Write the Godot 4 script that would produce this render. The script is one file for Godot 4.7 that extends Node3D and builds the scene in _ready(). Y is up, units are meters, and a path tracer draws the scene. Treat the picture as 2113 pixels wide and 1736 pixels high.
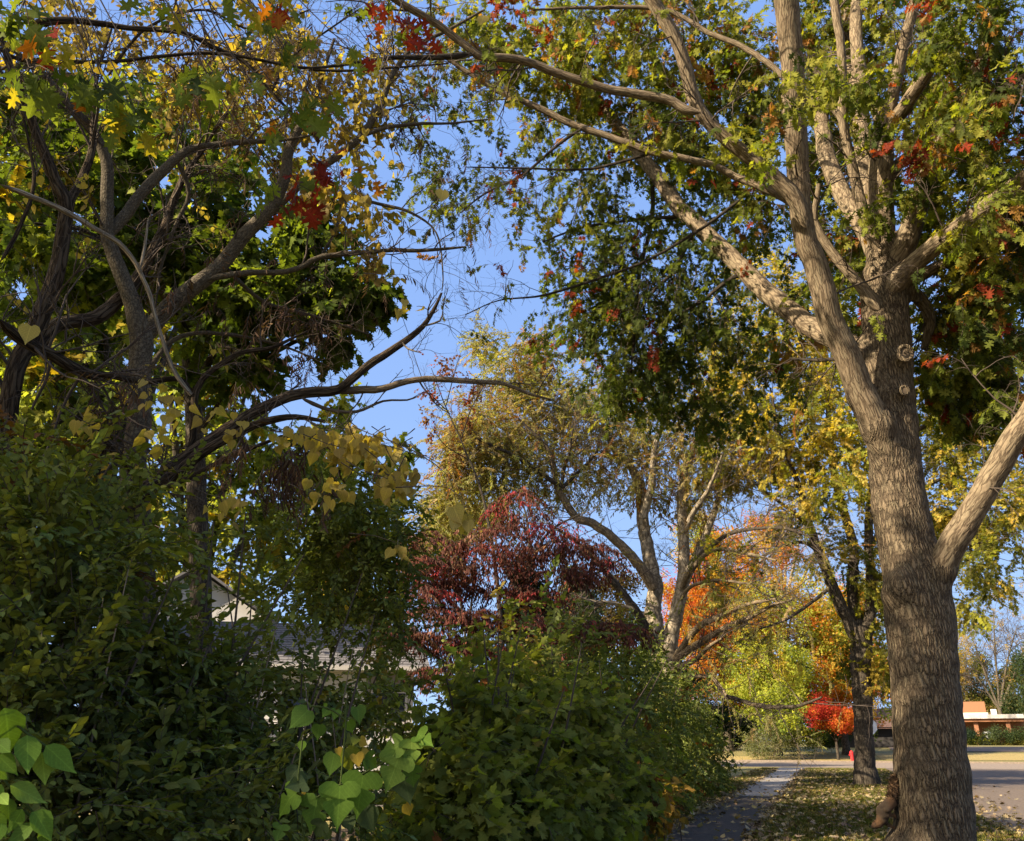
extends Node3D
# An autumn pavement under street trees.  Units are metres; the eye is at (0, 1.6, 0).

const PITCH := 20.8
const FOC := 1738.0           # focal length for a picture 2113 units wide and 1736 high
const EYE := Vector3(0, 1.6, 0)
const ALONG := Vector3(0.3305, 0, -0.9438)   # the direction of the pavement
const ACROSS := Vector3(0.9438, 0, 0.3305)   # to the right of it

var rng := RandomNumberGenerator.new()
var noise := FastNoiseLite.new()
var M := {}
var used := {}
var outline := {}
var tris := {}

class Geo:
	var v := PackedVector3Array()
	var n := PackedVector3Array()
	var c := PackedColorArray()
	var uv := PackedVector2Array()
	var i := PackedInt32Array()
	func add_to(m: ArrayMesh) -> void:
		if v.is_empty():
			return
		var a := []
		a.resize(Mesh.ARRAY_MAX)
		a[Mesh.ARRAY_VERTEX] = v
		a[Mesh.ARRAY_NORMAL] = n
		a[Mesh.ARRAY_COLOR] = c
		a[Mesh.ARRAY_TEX_UV] = uv
		a[Mesh.ARRAY_INDEX] = i
		m.add_surface_from_arrays(Mesh.PRIMITIVE_TRIANGLES, a)
	func mesh() -> ArrayMesh:
		var m := ArrayMesh.new()
		add_to(m)
		return m

func _ready() -> void:
	camera_and_light()
	rng.seed = 7
	noise.seed = 3
	noise.frequency = 1.0
	make_materials()
	make_leaf_shapes()
	setting()
	house()
	brick_building()
	far_things()
	far_trees()
	centre_tree()
	middle_tree()
	street_oak()
	squirrel()
	left_maples()
	redbud()
	dogwood()
	hedge()
	near_branches()
	ground_cover()

# ------------------------------------------------------------------ camera, sky, sun
func camera_and_light() -> void:
	var cam := Camera3D.new()
	cam.name = "camera"
	cam.position = EYE
	cam.rotation_degrees = Vector3(PITCH, 0, 0)
	cam.fov = 2.0 * rad_to_deg(atan(868.0 / FOC))
	cam.near = 0.05
	cam.far = 2000.0
	add_child(cam)
	cam.current = true
	var sky := Sky.new()
	var sm := ProceduralSkyMaterial.new()
	sm.sky_top_color = Color(0.325, 0.42, 0.585)
	sm.sky_horizon_color = Color(0.46, 0.55, 0.665)
	sm.sky_curve = 0.2
	sm.ground_bottom_color = Color(0.2, 0.18, 0.15)
	sm.ground_horizon_color = Color(0.6, 0.62, 0.62)
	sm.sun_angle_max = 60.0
	sm.sun_curve = 0.62  # glow round the sun widened, out of view, to fill the shade
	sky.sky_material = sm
	var e := Environment.new()
	e.background_mode = Environment.BG_SKY
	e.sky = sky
	e.tonemap_mode = Environment.TONE_MAPPER_LINEAR
	e.tonemap_exposure = 3.1
	e.sdfgi_enabled = true
	e.ssao_enabled = true
	e.ssil_enabled = true
	var we := WorldEnvironment.new()
	we.name = "world_environment"
	we.environment = e
	add_child(we)
	var sun := DirectionalLight3D.new()
	sun.name = "sun"
	sun.light_energy = 1.6
	sun.light_color = Color(1.0, 0.93, 0.82)
	sun.light_angular_distance = 0.5
	sun.shadow_enabled = true
	add_child(sun)
	sun.look_at_from_position(Vector3(-0.74, 0.54, 0.4) * 50.0, Vector3.ZERO)

# ------------------------------------------------------------------ placing
# the point that lies in the direction of picture place (x, y) at the horizontal distance d
func P(x: float, y: float, d: float) -> Vector3:
	var r := Vector3((x - 1056.5) / FOC, (868.0 - y) / FOC, -1.0).rotated(Vector3.RIGHT, deg_to_rad(PITCH))
	return EYE + r * (d / Vector2(r.x, r.z).length())

func depth_of(p: Vector3) -> float:
	return (p - EYE).dot(Vector3(0, sin(deg_to_rad(PITCH)), -cos(deg_to_rad(PITCH))))

func width_at(px: float, p: Vector3) -> float:
	return px * depth_of(p) / FOC

func rise(a: float) -> float:
	return clampf((a - 76.0) * 0.03, 0.0, 0.9)

func G(a: float, l: float, y := 0.0) -> Vector3:
	return ALONG * a + ACROSS * l + Vector3(0, y + rise(a), 0)

func rnd(a: float, b: float) -> float:
	return rng.randf_range(a, b)

func rdir() -> Vector3:
	var z := rnd(-1, 1)
	var t := rnd(0, TAU)
	var r := sqrt(1 - z * z)
	return Vector3(r * cos(t), z, r * sin(t))

# ------------------------------------------------------------------ nodes
func numbered(called: String) -> String:
	if not used.has(called):
		used[called] = 0
		return called
	used[called] += 1
	return "%s_%03d" % [called, used[called]]

func thing(called: String, label: String, category: String, at := Vector3.ZERO, group := "") -> Node3D:
	var o := Node3D.new()
	o.name = numbered(called)
	add_child(o)
	o.position = at
	o.set_meta("label", label)
	o.set_meta("category", category)
	if group:
		o.set_meta("group", group)
	return o

func part(called: String, m: Mesh, mat: Material, parent: Node, at := Transform3D.IDENTITY) -> MeshInstance3D:
	var o := MeshInstance3D.new()
	var k := "_n_" + called
	var c: int = parent.get_meta(k, 0) if parent != self else 0
	o.name = called if c == 0 else "%s_%03d" % [called, c]
	if parent != self:
		parent.set_meta(k, c + 1)
	o.mesh = m
	if mat:
		o.material_override = null
		for s in m.get_surface_count():
			o.set_surface_override_material(s, mat)
	o.transform = at
	parent.add_child(o, true)
	return o

func structure(called: String, m: Mesh, mat: Material) -> MeshInstance3D:
	var o := part(called, m, mat, self)
	o.set_meta("kind", "structure")
	return o

# ------------------------------------------------------------------ materials
func lin(r: float, g: float, b: float) -> Color:
	return Color(r, g, b).linear_to_srgb()

func noise_tex(freq: float, ramp: Array, kind := FastNoiseLite.TYPE_SIMPLEX_SMOOTH, size := 512, sd := 1) -> NoiseTexture2D:
	var n := FastNoiseLite.new()
	n.noise_type = kind
	n.frequency = freq
	n.seed = sd
	n.fractal_octaves = 5
	var t := NoiseTexture2D.new()
	t.width = size
	t.height = size
	t.seamless = true
	t.noise = n
	var g := Gradient.new()
	g.offsets = PackedFloat32Array(ramp.map(func(r): return r[0]))
	g.colors = PackedColorArray(ramp.map(func(r): return r[1]))
	t.color_ramp = g
	return t

func solid(key: String, c: Color, rough := 0.8, tex: Texture2D = null, scale := 1.0, bump: Texture2D = null, bump_cm := 1.0, tri := true) -> StandardMaterial3D:
	var m := StandardMaterial3D.new()
	m.albedo_color = c
	m.roughness = rough
	m.metallic_specular = 0.35
	m.cull_mode = BaseMaterial3D.CULL_DISABLED
	if tex:
		m.albedo_texture = tex
	if bump:
		m.heightmap_enabled = true
		m.heightmap_texture = bump
		m.heightmap_scale = bump_cm
	if tri and (tex or bump):
		m.uv1_triplanar = true
		m.uv1_world_triplanar = true
	m.uv1_scale = Vector3(scale, scale, scale)
	M[key] = m
	return m

func leafy(key: String, rough: float, through: float, spec := 0.4) -> StandardMaterial3D:
	var m := StandardMaterial3D.new()
	m.vertex_color_use_as_albedo = true
	m.albedo_texture = M_vein
	m.roughness = rough
	m.metallic_specular = spec
	m.backlight_enabled = true
	m.backlight = Color(through, through, through * 0.55)
	m.cull_mode = BaseMaterial3D.CULL_DISABLED
	M[key] = m
	return m

var M_vein: ImageTexture

func make_vein() -> void:
	var s := 128
	var im := Image.create(s, s, false, Image.FORMAT_RGB8)
	for y in s:
		for x in s:
			var u := (x + 0.5) / s - 0.5
			var v := 1.0 - (y + 0.5) / s
			var k := 0.66 + 0.1 * noise.get_noise_2d(x * 0.09, y * 0.09)
			k += 0.22 * exp(-pow(u / 0.016, 2.0))
			var q := fposmod((v - absf(u) * 0.9) * 7.0, 1.0)
			k += 0.13 * exp(-pow((q - 0.5) / 0.08, 2.0))
			k = minf(k, 1.0)
			im.set_pixel(x, y, Color(k, k, k * 0.97).linear_to_srgb())
	M_vein = ImageTexture.create_from_image(im)

# upright plates of bark between dark furrows: [colour picture, height picture]
func bark_pictures(sd: int, deep: Color, ridge: Color, moss: Color, stretch: float, width: int) -> Array:
	var cell := FastNoiseLite.new()
	cell.noise_type = FastNoiseLite.TYPE_CELLULAR
	cell.cellular_return_type = FastNoiseLite.RETURN_DISTANCE2_SUB
	cell.seed = sd
	cell.frequency = 1.0
	var w := 256
	var h := 512
	var col := Image.create(w, h, false, Image.FORMAT_RGB8)
	var hgt := Image.create(w, h, false, Image.FORMAT_RGB8)
	for y in h:
		for x in w:
			var u := TAU * x / w
			var v := float(y) / h
			var f := width / TAU
			# round in u, and blended over the top edge so that it repeats in v
			var hv := 0.0
			var gr := 0.0
			var bl := clampf((v - 0.85) / 0.15, 0, 1)
			for k in 2:
				var wt := 1.0 - bl if k == 0 else bl
				if wt <= 0.0:
					continue
				var vv := (v - k) * stretch
				var wob := noise.get_noise_3d(cos(u) * 2.0, sin(u) * 2.0, vv * 0.7) * 0.5
				var a := u + wob * 0.35
				var d := cell.get_noise_3d(cos(a) * f, sin(a) * f, vv + wob) + 1.0
				hv += wt * smoothstep(0.03, 0.34, d)
				gr += wt * noise.get_noise_3d(cos(u) * 9.0, sin(u) * 9.0, vv * 2.2)
			var t := clampf(hv + 0.25 * gr * hv, 0, 1)
			var c := deep.lerp(ridge, t)
			c = c.lerp(moss, clampf(noise.get_noise_3d(cos(u) * 1.3, sin(u) * 1.3, v * 3.0 + 9.0) * 0.5 + 0.12, 0, 0.4) * t)
			c = c * (0.92 + 0.3 * gr)
			col.set_pixel(x, y, c.clamp().linear_to_srgb())
			var q := clampf(hv * 0.8 + 0.15 + gr * 0.12, 0, 1)
			hgt.set_pixel(x, y, Color(q, q, q))
	return [ImageTexture.create_from_image(col), ImageTexture.create_from_image(hgt)]

func bark(key: String, pics: Array, cm: float, rough := 0.9) -> void:
	var m := StandardMaterial3D.new()
	m.albedo_texture = pics[0]
	m.roughness = rough
	m.metallic_specular = 0.2
	m.heightmap_enabled = true
	m.heightmap_texture = pics[1]
	m.heightmap_scale = cm
	m.cull_mode = BaseMaterial3D.CULL_DISABLED
	M[key] = m

func make_materials() -> void:
	make_vein()
	bark("bark_oak", bark_pictures(5, Color(0.035, 0.026, 0.018), Color(0.19, 0.142, 0.09), Color(0.15, 0.14, 0.085), 5.2, 24), 2.8)
	M.bark_oak.uv1_scale = Vector3(1.5, 1.5, 1.5)
	M.bark_oak.uv1_triplanar = true
	M.bark_oak.uv1_world_triplanar = true
	M.bark_oak.uv1_triplanar_sharpness = 3.0
	bark("bark_limb", bark_pictures(8, Color(0.07, 0.05, 0.032), Color(0.225, 0.17, 0.108), Color(0.2, 0.185, 0.115), 7.0, 16), 0.5)
	bark("bark_dark", bark_pictures(12, Color(0.022, 0.018, 0.014), Color(0.095, 0.075, 0.055), Color(0.09, 0.09, 0.06), 8.0, 16), 1.2)
	bark("bark_grey", bark_pictures(21, Color(0.045, 0.036, 0.025), Color(0.13, 0.108, 0.075), Color(0.17, 0.15, 0.1), 22.0, 22), 0.5)
	bark("bark_pale", bark_pictures(31, Color(0.1, 0.08, 0.055), Color(0.33, 0.27, 0.19), Color(0.3, 0.28, 0.2), 5.0, 9), 0.5)
	bark("bark_shaggy", bark_pictures(41, Color(0.015, 0.01, 0.007), Color(0.085, 0.06, 0.038), Color(0.11, 0.1, 0.06), 5.0, 14), 1.5)
	solid("twig", lin(0.06, 0.045, 0.033), 0.9)
	solid("twig_pale", lin(0.2, 0.15, 0.1), 0.9)
	leafy("leaf", 0.65, 1.1, 0.14)
	leafy("leaf_wax", 0.6, 0.95, 0.14)
	leafy("leaf_dry", 0.75, 0.7, 0.2)
	var asphalt_bump := noise_tex(0.15, [[0.0, Color(0.2, 0.2, 0.2)], [1.0, Color(0.9, 0.9, 0.9)]])
	solid("asphalt", Color.WHITE, 0.9, noise_tex(0.05, [[0.0, lin(0.075, 0.056, 0.042)], [0.5, lin(0.115, 0.088, 0.066)], [1.0, lin(0.17, 0.132, 0.098)]]), 0.35, asphalt_bump, 0.8)
	solid("dark_path", Color.WHITE, 0.9, noise_tex(0.03, [[0.0, lin(0.024, 0.02, 0.017)], [0.5, lin(0.042, 0.035, 0.03)], [1.0, lin(0.075, 0.062, 0.052)]]), 0.6, asphalt_bump, 0.6)  # near stretch of the path, darker than the slabs beyond
	solid("concrete", Color.WHITE, 0.85, noise_tex(0.02, [[0.0, lin(0.17, 0.15, 0.13)], [0.5, lin(0.24, 0.215, 0.185)], [1.0, lin(0.31, 0.28, 0.245)]]), 0.6, asphalt_bump, 0.3)
	solid("lawn", Color.WHITE, 0.95, noise_tex(0.03, [[0.0, lin(0.08, 0.08, 0.025)], [0.35, lin(0.13, 0.125, 0.035)], [0.6, lin(0.2, 0.16, 0.06)], [1.0, lin(0.3, 0.21, 0.09)]]), 0.35, asphalt_bump, 3.0)
	solid("leafy_lawn", Color.WHITE, 0.95, noise_tex(0.04, [[0.0, lin(0.12, 0.12, 0.035)], [0.4, lin(0.24, 0.2, 0.07)], [0.7, lin(0.33, 0.22, 0.08)], [1.0, lin(0.42, 0.3, 0.13)]]), 0.3, asphalt_bump, 3.0)
	solid("soil", Color.WHITE, 0.95, noise_tex(0.04, [[0.0, lin(0.03, 0.022, 0.015)], [0.5, lin(0.07, 0.05, 0.03)], [1.0, lin(0.15, 0.1, 0.05)]]), 0.5, asphalt_bump, 3.0)
	solid("white_paint", lin(0.42, 0.39, 0.35), 0.5)
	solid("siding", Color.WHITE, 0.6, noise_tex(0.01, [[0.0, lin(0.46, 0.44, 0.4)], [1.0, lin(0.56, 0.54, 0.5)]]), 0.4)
	solid("shingle_grey", Color.WHITE, 0.9, noise_tex(0.12, [[0.0, lin(0.09, 0.085, 0.085)], [1.0, lin(0.2, 0.19, 0.19)]]), 1.0, asphalt_bump, 0.5)
	solid("shingle_brown", Color.WHITE, 0.9, noise_tex(0.12, [[0.0, lin(0.06, 0.035, 0.028)], [1.0, lin(0.16, 0.1, 0.08)]]), 1.0)
	solid("dark_wall", lin(0.03, 0.027, 0.025), 0.8)
	solid("grey_wall", lin(0.22, 0.2, 0.19), 0.7)  # even grey wall body behind the white boards
	solid("dusty_asphalt", Color.WHITE, 0.95, noise_tex(0.03, [[0.0, lin(0.12, 0.095, 0.07)], [0.5, lin(0.19, 0.15, 0.115)], [1.0, lin(0.28, 0.21, 0.15)]]), 0.3)
	var glass := solid("glass", lin(0.02, 0.025, 0.03), 0.08)
	glass.metallic_specular = 0.6
	solid("brick", Color.WHITE, 0.85, noise_tex(0.08, [[0.0, lin(0.19, 0.085, 0.042)], [1.0, lin(0.27, 0.125, 0.065)]]), 0.8)
	solid("steel", lin(0.6, 0.6, 0.6), 0.4)
	M.steel.metallic = 0.3
	solid("red_paint", lin(0.5, 0.03, 0.03), 0.4)
	solid("stone_white", lin(0.75, 0.73, 0.7), 0.7)
	solid("wire", lin(0.02, 0.02, 0.02), 0.6)
	solid("scar", lin(0.12, 0.09, 0.06), 0.9)
	solid("hollow", lin(0.02, 0.015, 0.01), 1.0)

# ------------------------------------------------------------------ leaves
func make_leaf_shapes() -> void:
	var half := {
		"oval": [[0.0, 0.0], [0.17, 0.12], [0.27, 0.34], [0.25, 0.58], [0.13, 0.83], [0.0, 1.0]],
		"pointed": [[0.0, 0.0], [0.19, 0.1], [0.32, 0.3], [0.3, 0.5], [0.17, 0.74], [0.06, 0.91], [0.0, 1.05]],
		"long": [[0.0, 0.0], [0.13, 0.15], [0.19, 0.38], [0.15, 0.65], [0.0, 1.0]],
		"heart": [[0.0, 0.06], [0.17, -0.04], [0.37, 0.06], [0.48, 0.27], [0.44, 0.5], [0.26, 0.73], [0.1, 0.92], [0.03, 1.03], [0.0, 1.12]],
		"oak": [[0.012, 0.0], [0.05, 0.17], [0.25, 0.09], [0.22, 0.19], [0.33, 0.22], [0.11, 0.34], [0.12, 0.4], [0.4, 0.36], [0.37, 0.45], [0.52, 0.53], [0.17, 0.57], [0.13, 0.64], [0.33, 0.7], [0.28, 0.76], [0.35, 0.85], [0.12, 0.8], [0.08, 0.9], [0.0, 1.0]],
		"star": [[0.02, 0.0], [0.07, 0.24], [0.34, 0.16], [0.13, 0.4], [0.48, 0.56], [0.14, 0.62], [0.25, 0.85], [0.07, 0.8], [0.0, 1.0]],
		"maple": [[0.015, 0.0], [0.2, -0.1], [0.2, 0.04], [0.47, 0.09], [0.4, 0.22], [0.62, 0.48], [0.42, 0.45], [0.3, 0.52], [0.35, 0.76], [0.17, 0.72], [0.0, 1.0]],
		"mulberry": [[0.0, 0.03], [0.18, -0.1], [0.4, -0.07], [0.57, 0.08], [0.58, 0.24], [0.47, 0.36], [0.22, 0.35], [0.2, 0.4], [0.4, 0.46], [0.43, 0.58], [0.29, 0.74], [0.13, 0.92], [0.05, 1.05], [0.0, 1.18]],
		"dia": [[0.0, 0.0], [0.3, 0.45], [0.0, 1.0]],
		"pod": [[0.0, 0.0], [0.07, 0.2], [0.07, 0.75], [0.0, 1.0]],
	}
	for k in half:
		var o := PackedVector2Array()
		var hs: Array = half[k]
		for q in hs:
			o.append(Vector2(q[0], q[1]))
		for j in range(hs.size() - 2 if hs[-1][0] == 0.0 else hs.size() - 1, -1, -1):
			if hs[j][0] > 0.0:
				o.append(Vector2(-hs[j][0], hs[j][1]))
		outline[k] = o
		var t := Geometry2D.triangulate_polygon(o)
		for q in range(0, t.size(), 3):
			if (o[t[q + 1]] - o[t[q]]).cross(o[t[q + 2]] - o[t[q]]) > 0.0:
				var z := t[q + 1]
				t[q + 1] = t[q + 2]
				t[q + 2] = z
		tris[k] = t

func add_leaf(g: Geo, kind: String, b: Basis, at: Vector3, size: float, col: Color, fold := 0.3, curl := 0.25, petiole := 0.0) -> void:
	var o: PackedVector2Array = outline[kind]
	var t: PackedInt32Array = tris[kind]
	var s := g.v.size()
	var wav := rnd(0, 6)
	for q in o:
		var x := q.x
		var y := q.y
		var p := Vector3(x, y + petiole, fold * absf(x) - curl * y * y + 0.03 * sin(wav + y * 9.0))
		g.v.append(at + b * (p * size))
		g.n.append((b * Vector3(-fold * signf(x) * 0.8, 2.0 * curl * y, 1.0)).normalized())
		g.c.append(col)
		g.uv.append(Vector2(x + 0.5, 1.0 - clampf(y, 0.0, 1.0)))
	for q in t:
		g.i.append(s + q)
	if petiole > 0.0:
		s = g.v.size()
		for q in [Vector3(-0.012, 0, 0), Vector3(0.012, 0, 0), Vector3(0.01, petiole + 0.06, 0), Vector3(-0.01, petiole + 0.06, 0)]:
			g.v.append(at + b * (q * size))
			g.n.append(b.z)
			g.c.append(col * 0.8)
			g.uv.append(Vector2(0.5, 0.5))
		for q in [0, 1, 2, 0, 2, 3]:
			g.i.append(s + q)

func facing(dir: Vector3, up: Vector3) -> Basis:
	var y := dir.normalized()
	var z := up - y * up.dot(y)
	if z.length() < 0.01:
		z = Vector3(0.3, 0.1, 0.9) - y * y.dot(Vector3(0.3, 0.1, 0.9))
	z = z.normalized()
	return Basis(y.cross(z), y, z)

# a twig of the length ln with n leaves; y runs along it, z is up
func spray(kind: String, n: int, ln: float, size: float, hang := 0.3, loose := 0.5, opposite := false, wood := "twig", leaf := "leaf", petiole := 0.15) -> ArrayMesh:
	var g := Geo.new()
	var w := Geo.new()
	var bend := rnd(-0.15, 0.15)
	var pts := []
	for k in 5:
		var t := k / 4.0
		pts.append(Vector3(bend * t * t * ln + rnd(-0.015, 0.015) * ln, t * ln, -hang * 0.35 * t * t * ln))
	tube(w, pts, [0.02 * size + 0.0015, 0.008 * size + 0.0008], 3)
	for k in n:
		var t := (k + rnd(0.2, 0.9)) / n
		var f := t * 3.999
		var at: Vector3 = pts[int(f)].lerp(pts[int(f) + 1], f - int(f))
		var side := 1.0 if k % 2 == 0 else -1.0
		var a := rnd(0.5, 1.35) * (1.0 - 0.5 * t)
		var dir := Vector3(side * sin(a), cos(a), rnd(-0.5, 0.4) * loose - hang * rnd(0.4, 1.6)) + rdir() * 0.3 * loose
		if opposite and k % 3 == 2:
			dir.z += 0.5
		var up := Vector3(0, 0, 1) + rdir() * loose
		var v := rnd(0.72, 1.22)
		add_leaf(g, kind, facing(dir, up), at, size * rnd(0.65, 1.12), Color(v * rnd(0.93, 1.08), v, v * rnd(0.85, 1.1)), rnd(0.05, 0.45), rnd(-0.05, 0.4), petiole)
	var m := ArrayMesh.new()
	g.add_to(m)
	w.add_to(m)
	m.surface_set_material(0, M[leaf])
	m.surface_set_material(1, M[wood])
	return m

# a loose cluster of small far-off leaves
func clump(kind: String, n: int, radius: float, size: float, leaf := "leaf") -> ArrayMesh:
	var g := Geo.new()
	for k in n:
		var at := rdir() * radius * pow(rng.randf(), 0.45) * Vector3(1, 0.75, 1)
		var v := rnd(0.7, 1.25)
		add_leaf(g, kind, facing(rdir() + Vector3(0, -0.3, 0), rdir() + Vector3(0, 0.6, 0)), at, size * rnd(0.6, 1.2), Color(v * rnd(0.9, 1.1), v, v * rnd(0.8, 1.1)), 0.2, 0.2)
	var m := g.mesh()
	m.surface_set_material(0, M[leaf])
	return m

func pick(pal: Array) -> Color:
	var sum := 0.0
	for p in pal:
		sum += p[1]
	var r := rng.randf() * sum
	for p in pal:
		r -= p[1]
		if r <= 0.0:
			return p[0]
	return pal[0][0]

func jitter(c: Color, k := 0.22) -> Color:
	var v := 1.0 + rnd(-k, k)
	return Color(c.r * v * rnd(0.92, 1.08), c.g * v, c.b * v * rnd(0.85, 1.15))

# places for sprays: blob = [x, y, distance, half width, half height (picture units), half depth (m), how many, palette]
func scatter(list: Array, blobs: Array, scale_lo: float, scale_hi: float, droop := 0.2, tier := false, tight := 0.2, per_clump := 9) -> void:
	for b in blobs:
		var c := P(b[0], b[1], b[2])
		var away := Vector3(c.x, 0, c.z).normalized()
		var side := away.cross(Vector3.UP)
		var R := Vector3(width_at(b[3], c), width_at(b[4], c), b[5])
		scatter_in(list, c, side, away, R, b[6], b[7], scale_lo, scale_hi, droop, tier, tight, per_clump)

func scatter_in(list: Array, c: Vector3, side: Vector3, away: Vector3, R: Vector3, count: int, pal: Array, scale_lo: float, scale_hi: float, droop := 0.2, tier := false, tight := 0.2, per_clump := 9) -> void:
	var n := int(count)
	var done := 0
	while done < n:
		var k := mini(n - done, int(rnd(0.5, 1.5) * per_clump) + 1)
		var q := rdir() * pow(rng.randf(), 0.4)
		var hue := pick(pal)
		for j in k:
			var o := q + Vector3(rng.randfn(0, tight), rng.randfn(0, tight * (0.35 if tier else 1.0)), rng.randfn(0, tight))
			var p := c + side * o.x * R.x + Vector3.UP * o.y * R.y + away * o.z * R.z
			if p.y < 0.05:
				p.y = rnd(0.05, 0.3)
			var out := side * o.x + Vector3.UP * o.y + away * o.z
			var dir := out.normalized() * 0.5 + rdir() * 0.75 + Vector3(0, -droop, 0)
			if tier:
				dir = Vector3(out.x, 0, out.z).normalized() * 0.6 + Vector3(rnd(-1, 1), rnd(-0.2, 0.12), rnd(-1, 1)) * 0.8
			var col := hue if rng.randf() < 0.55 else pick(pal)
			list.append([Transform3D(facing(dir, Vector3.UP).scaled_local(Vector3.ONE * rnd(scale_lo, scale_hi)), p), jitter(col)])
		done += k

# the sprays of a crown as one mass per kind of twig
func mass(called: String, parent: Node3D, meshes: Array, list: Array) -> void:
	for k in meshes.size():
		var mine := []
		for j in range(k, list.size(), meshes.size()):
			mine.append(list[j])
		if mine.is_empty():
			continue
		var mm := MultiMesh.new()
		mm.transform_format = MultiMesh.TRANSFORM_3D
		mm.use_colors = true
		mm.mesh = meshes[k]
		mm.instance_count = mine.size()
		var off: Vector3 = parent.position
		for j in mine.size():
			var t: Transform3D = mine[j][0]
			t.origin -= off
			mm.set_instance_transform(j, t)
			mm.set_instance_color(j, mine[j][1])
		var o := MultiMeshInstance3D.new()
		o.name = called if k == 0 else "%s_%03d" % [called, k]
		o.multimesh = mm
		o.set_meta("kind", "stuff")
		parent.add_child(o, true)

# single leaves, each a part: a few shapes and a few tints of one material, shared
func tinted(base: String, c: Color) -> StandardMaterial3D:
	var k := base + c.to_html()
	if not M.has(k):
		var m: StandardMaterial3D = M[base].duplicate()
		m.albedo_color = c.linear_to_srgb()
		m.vertex_color_use_as_albedo = true
		M[k] = m
	return M[k]

func leaf_shapes(kind: String, petiole := 0.25, n := 4) -> Array:
	var a := []
	for k in n:
		var g := Geo.new()
		add_leaf(g, kind, Basis.IDENTITY, Vector3.ZERO, 1.0, Color.WHITE, rnd(-0.15, 0.75), rnd(-0.45, 0.7), petiole)
		a.append(g.mesh())
	return a

func single_leaf(parent: Node3D, shapes: Array, base: String, pal: Array, at: Vector3, b: Basis, size: float, called := "leaf") -> MeshInstance3D:
	return part(called, shapes[rng.randi() % shapes.size()], tinted(base, pick(pal)), parent, Transform3D(b.scaled_local(Vector3.ONE * size), at - parent.position))

# ------------------------------------------------------------------ wood
func smooth_path(pts: Array, rad: Array, step: float) -> Array:
	var out := []
	var rr := []
	var n := pts.size()
	for k in n - 1:
		var a: Vector3 = pts[maxi(k - 1, 0)]
		var b: Vector3 = pts[k]
		var c: Vector3 = pts[k + 1]
		var d: Vector3 = pts[mini(k + 2, n - 1)]
		var m := clampi(int(ceil(b.distance_to(c) / step)), 1, 200)
		for j in m:
			var t := float(j) / m
			out.append(b.cubic_interpolate(c, a, d, t))
			rr.append(lerpf(rad[k], rad[k + 1], t))
	out.append(pts[n - 1])
	rr.append(rad[n - 1])
	return [out, rr]

func tube(g: Geo, pts: Array, rad: Array, sides: int, rough := 0.0, around := 1.0, per_metre := 1.0, cap := true) -> void:
	var n := pts.size()
	var rr := rad
	if rad.size() == 2 and n != 2:
		rr = []
		for k in n:
			rr.append(lerpf(rad[0], rad[1], float(k) / (n - 1)))
	var dir: Vector3 = (pts[1] - pts[0]).normalized()
	var nx := dir.cross(Vector3(0.31, 0.17, 0.93)).normalized()
	var s := g.v.size()
	var run := 0.0
	for k in n:
		var p: Vector3 = pts[k]
		var d: Vector3 = ((pts[mini(k + 1, n - 1)] as Vector3) - (pts[maxi(k - 1, 0)] as Vector3)).normalized()
		nx = (nx - d * nx.dot(d)).normalized()
		var ny := d.cross(nx)
		if k > 0:
			run += p.distance_to(pts[k - 1])
		for j in sides + 1:
			var a := TAU * j / sides
			var o := nx * cos(a) + ny * sin(a)
			var r: float = rr[k]
			if rough > 0.0:
				var q := o * 1.7
				r *= 1.0 + rough * (noise.get_noise_3d(q.x * 0.8 + run * 0.9, q.y * 0.8, q.z * 0.8 + run * 0.4))
			g.v.append(p + o * r)
			g.n.append(o)
			g.c.append(Color.WHITE)
			g.uv.append(Vector2(around * j / sides, run * per_metre))
	for k in n - 1:
		for j in sides:
			var a := s + k * (sides + 1) + j
			var b := a + sides + 1
			for q in [a, b, a + 1, a + 1, b, b + 1]:
				g.i.append(q)
	if cap:
		for e in 2:
			var base := s if e == 0 else s + (n - 1) * (sides + 1)
			for j in range(1, sides - 1):
				for q in ([base, base + j, base + j + 1] if e == 0 else [base, base + j + 1, base + j]):
					g.i.append(q)

# a limb drawn through picture places [x, y, width] at distances from d0 to d1; returns [points, radii]
func limb_line(line: Array, d0: float, d1: float, step := 0.15) -> Array:
	var pts := []
	var rad := []
	var n := line.size()
	var total := 0.0
	var at := [0.0]
	for k in range(1, n):
		total += Vector2(line[k][0] - line[k - 1][0], line[k][1] - line[k - 1][1]).length()
		at.append(total)
	for k in n:
		var p := P(line[k][0], line[k][1], lerpf(d0, d1, at[k] / total))
		pts.append(p)
		rad.append(width_at(line[k][2], p) * 0.5)
	return smooth_path(pts, rad, step)

func limb(parent: Node3D, called: String, line: Array, d0: float, d1: float, mat: String, sides := 12, rough := 0.12, around := 1.0, per_metre := 0.7, step := 0.12) -> Array:
	var l := limb_line(line, d0, d1, step)
	limb_mesh(parent, called, l, mat, sides, rough, around, per_metre)
	return l

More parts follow.
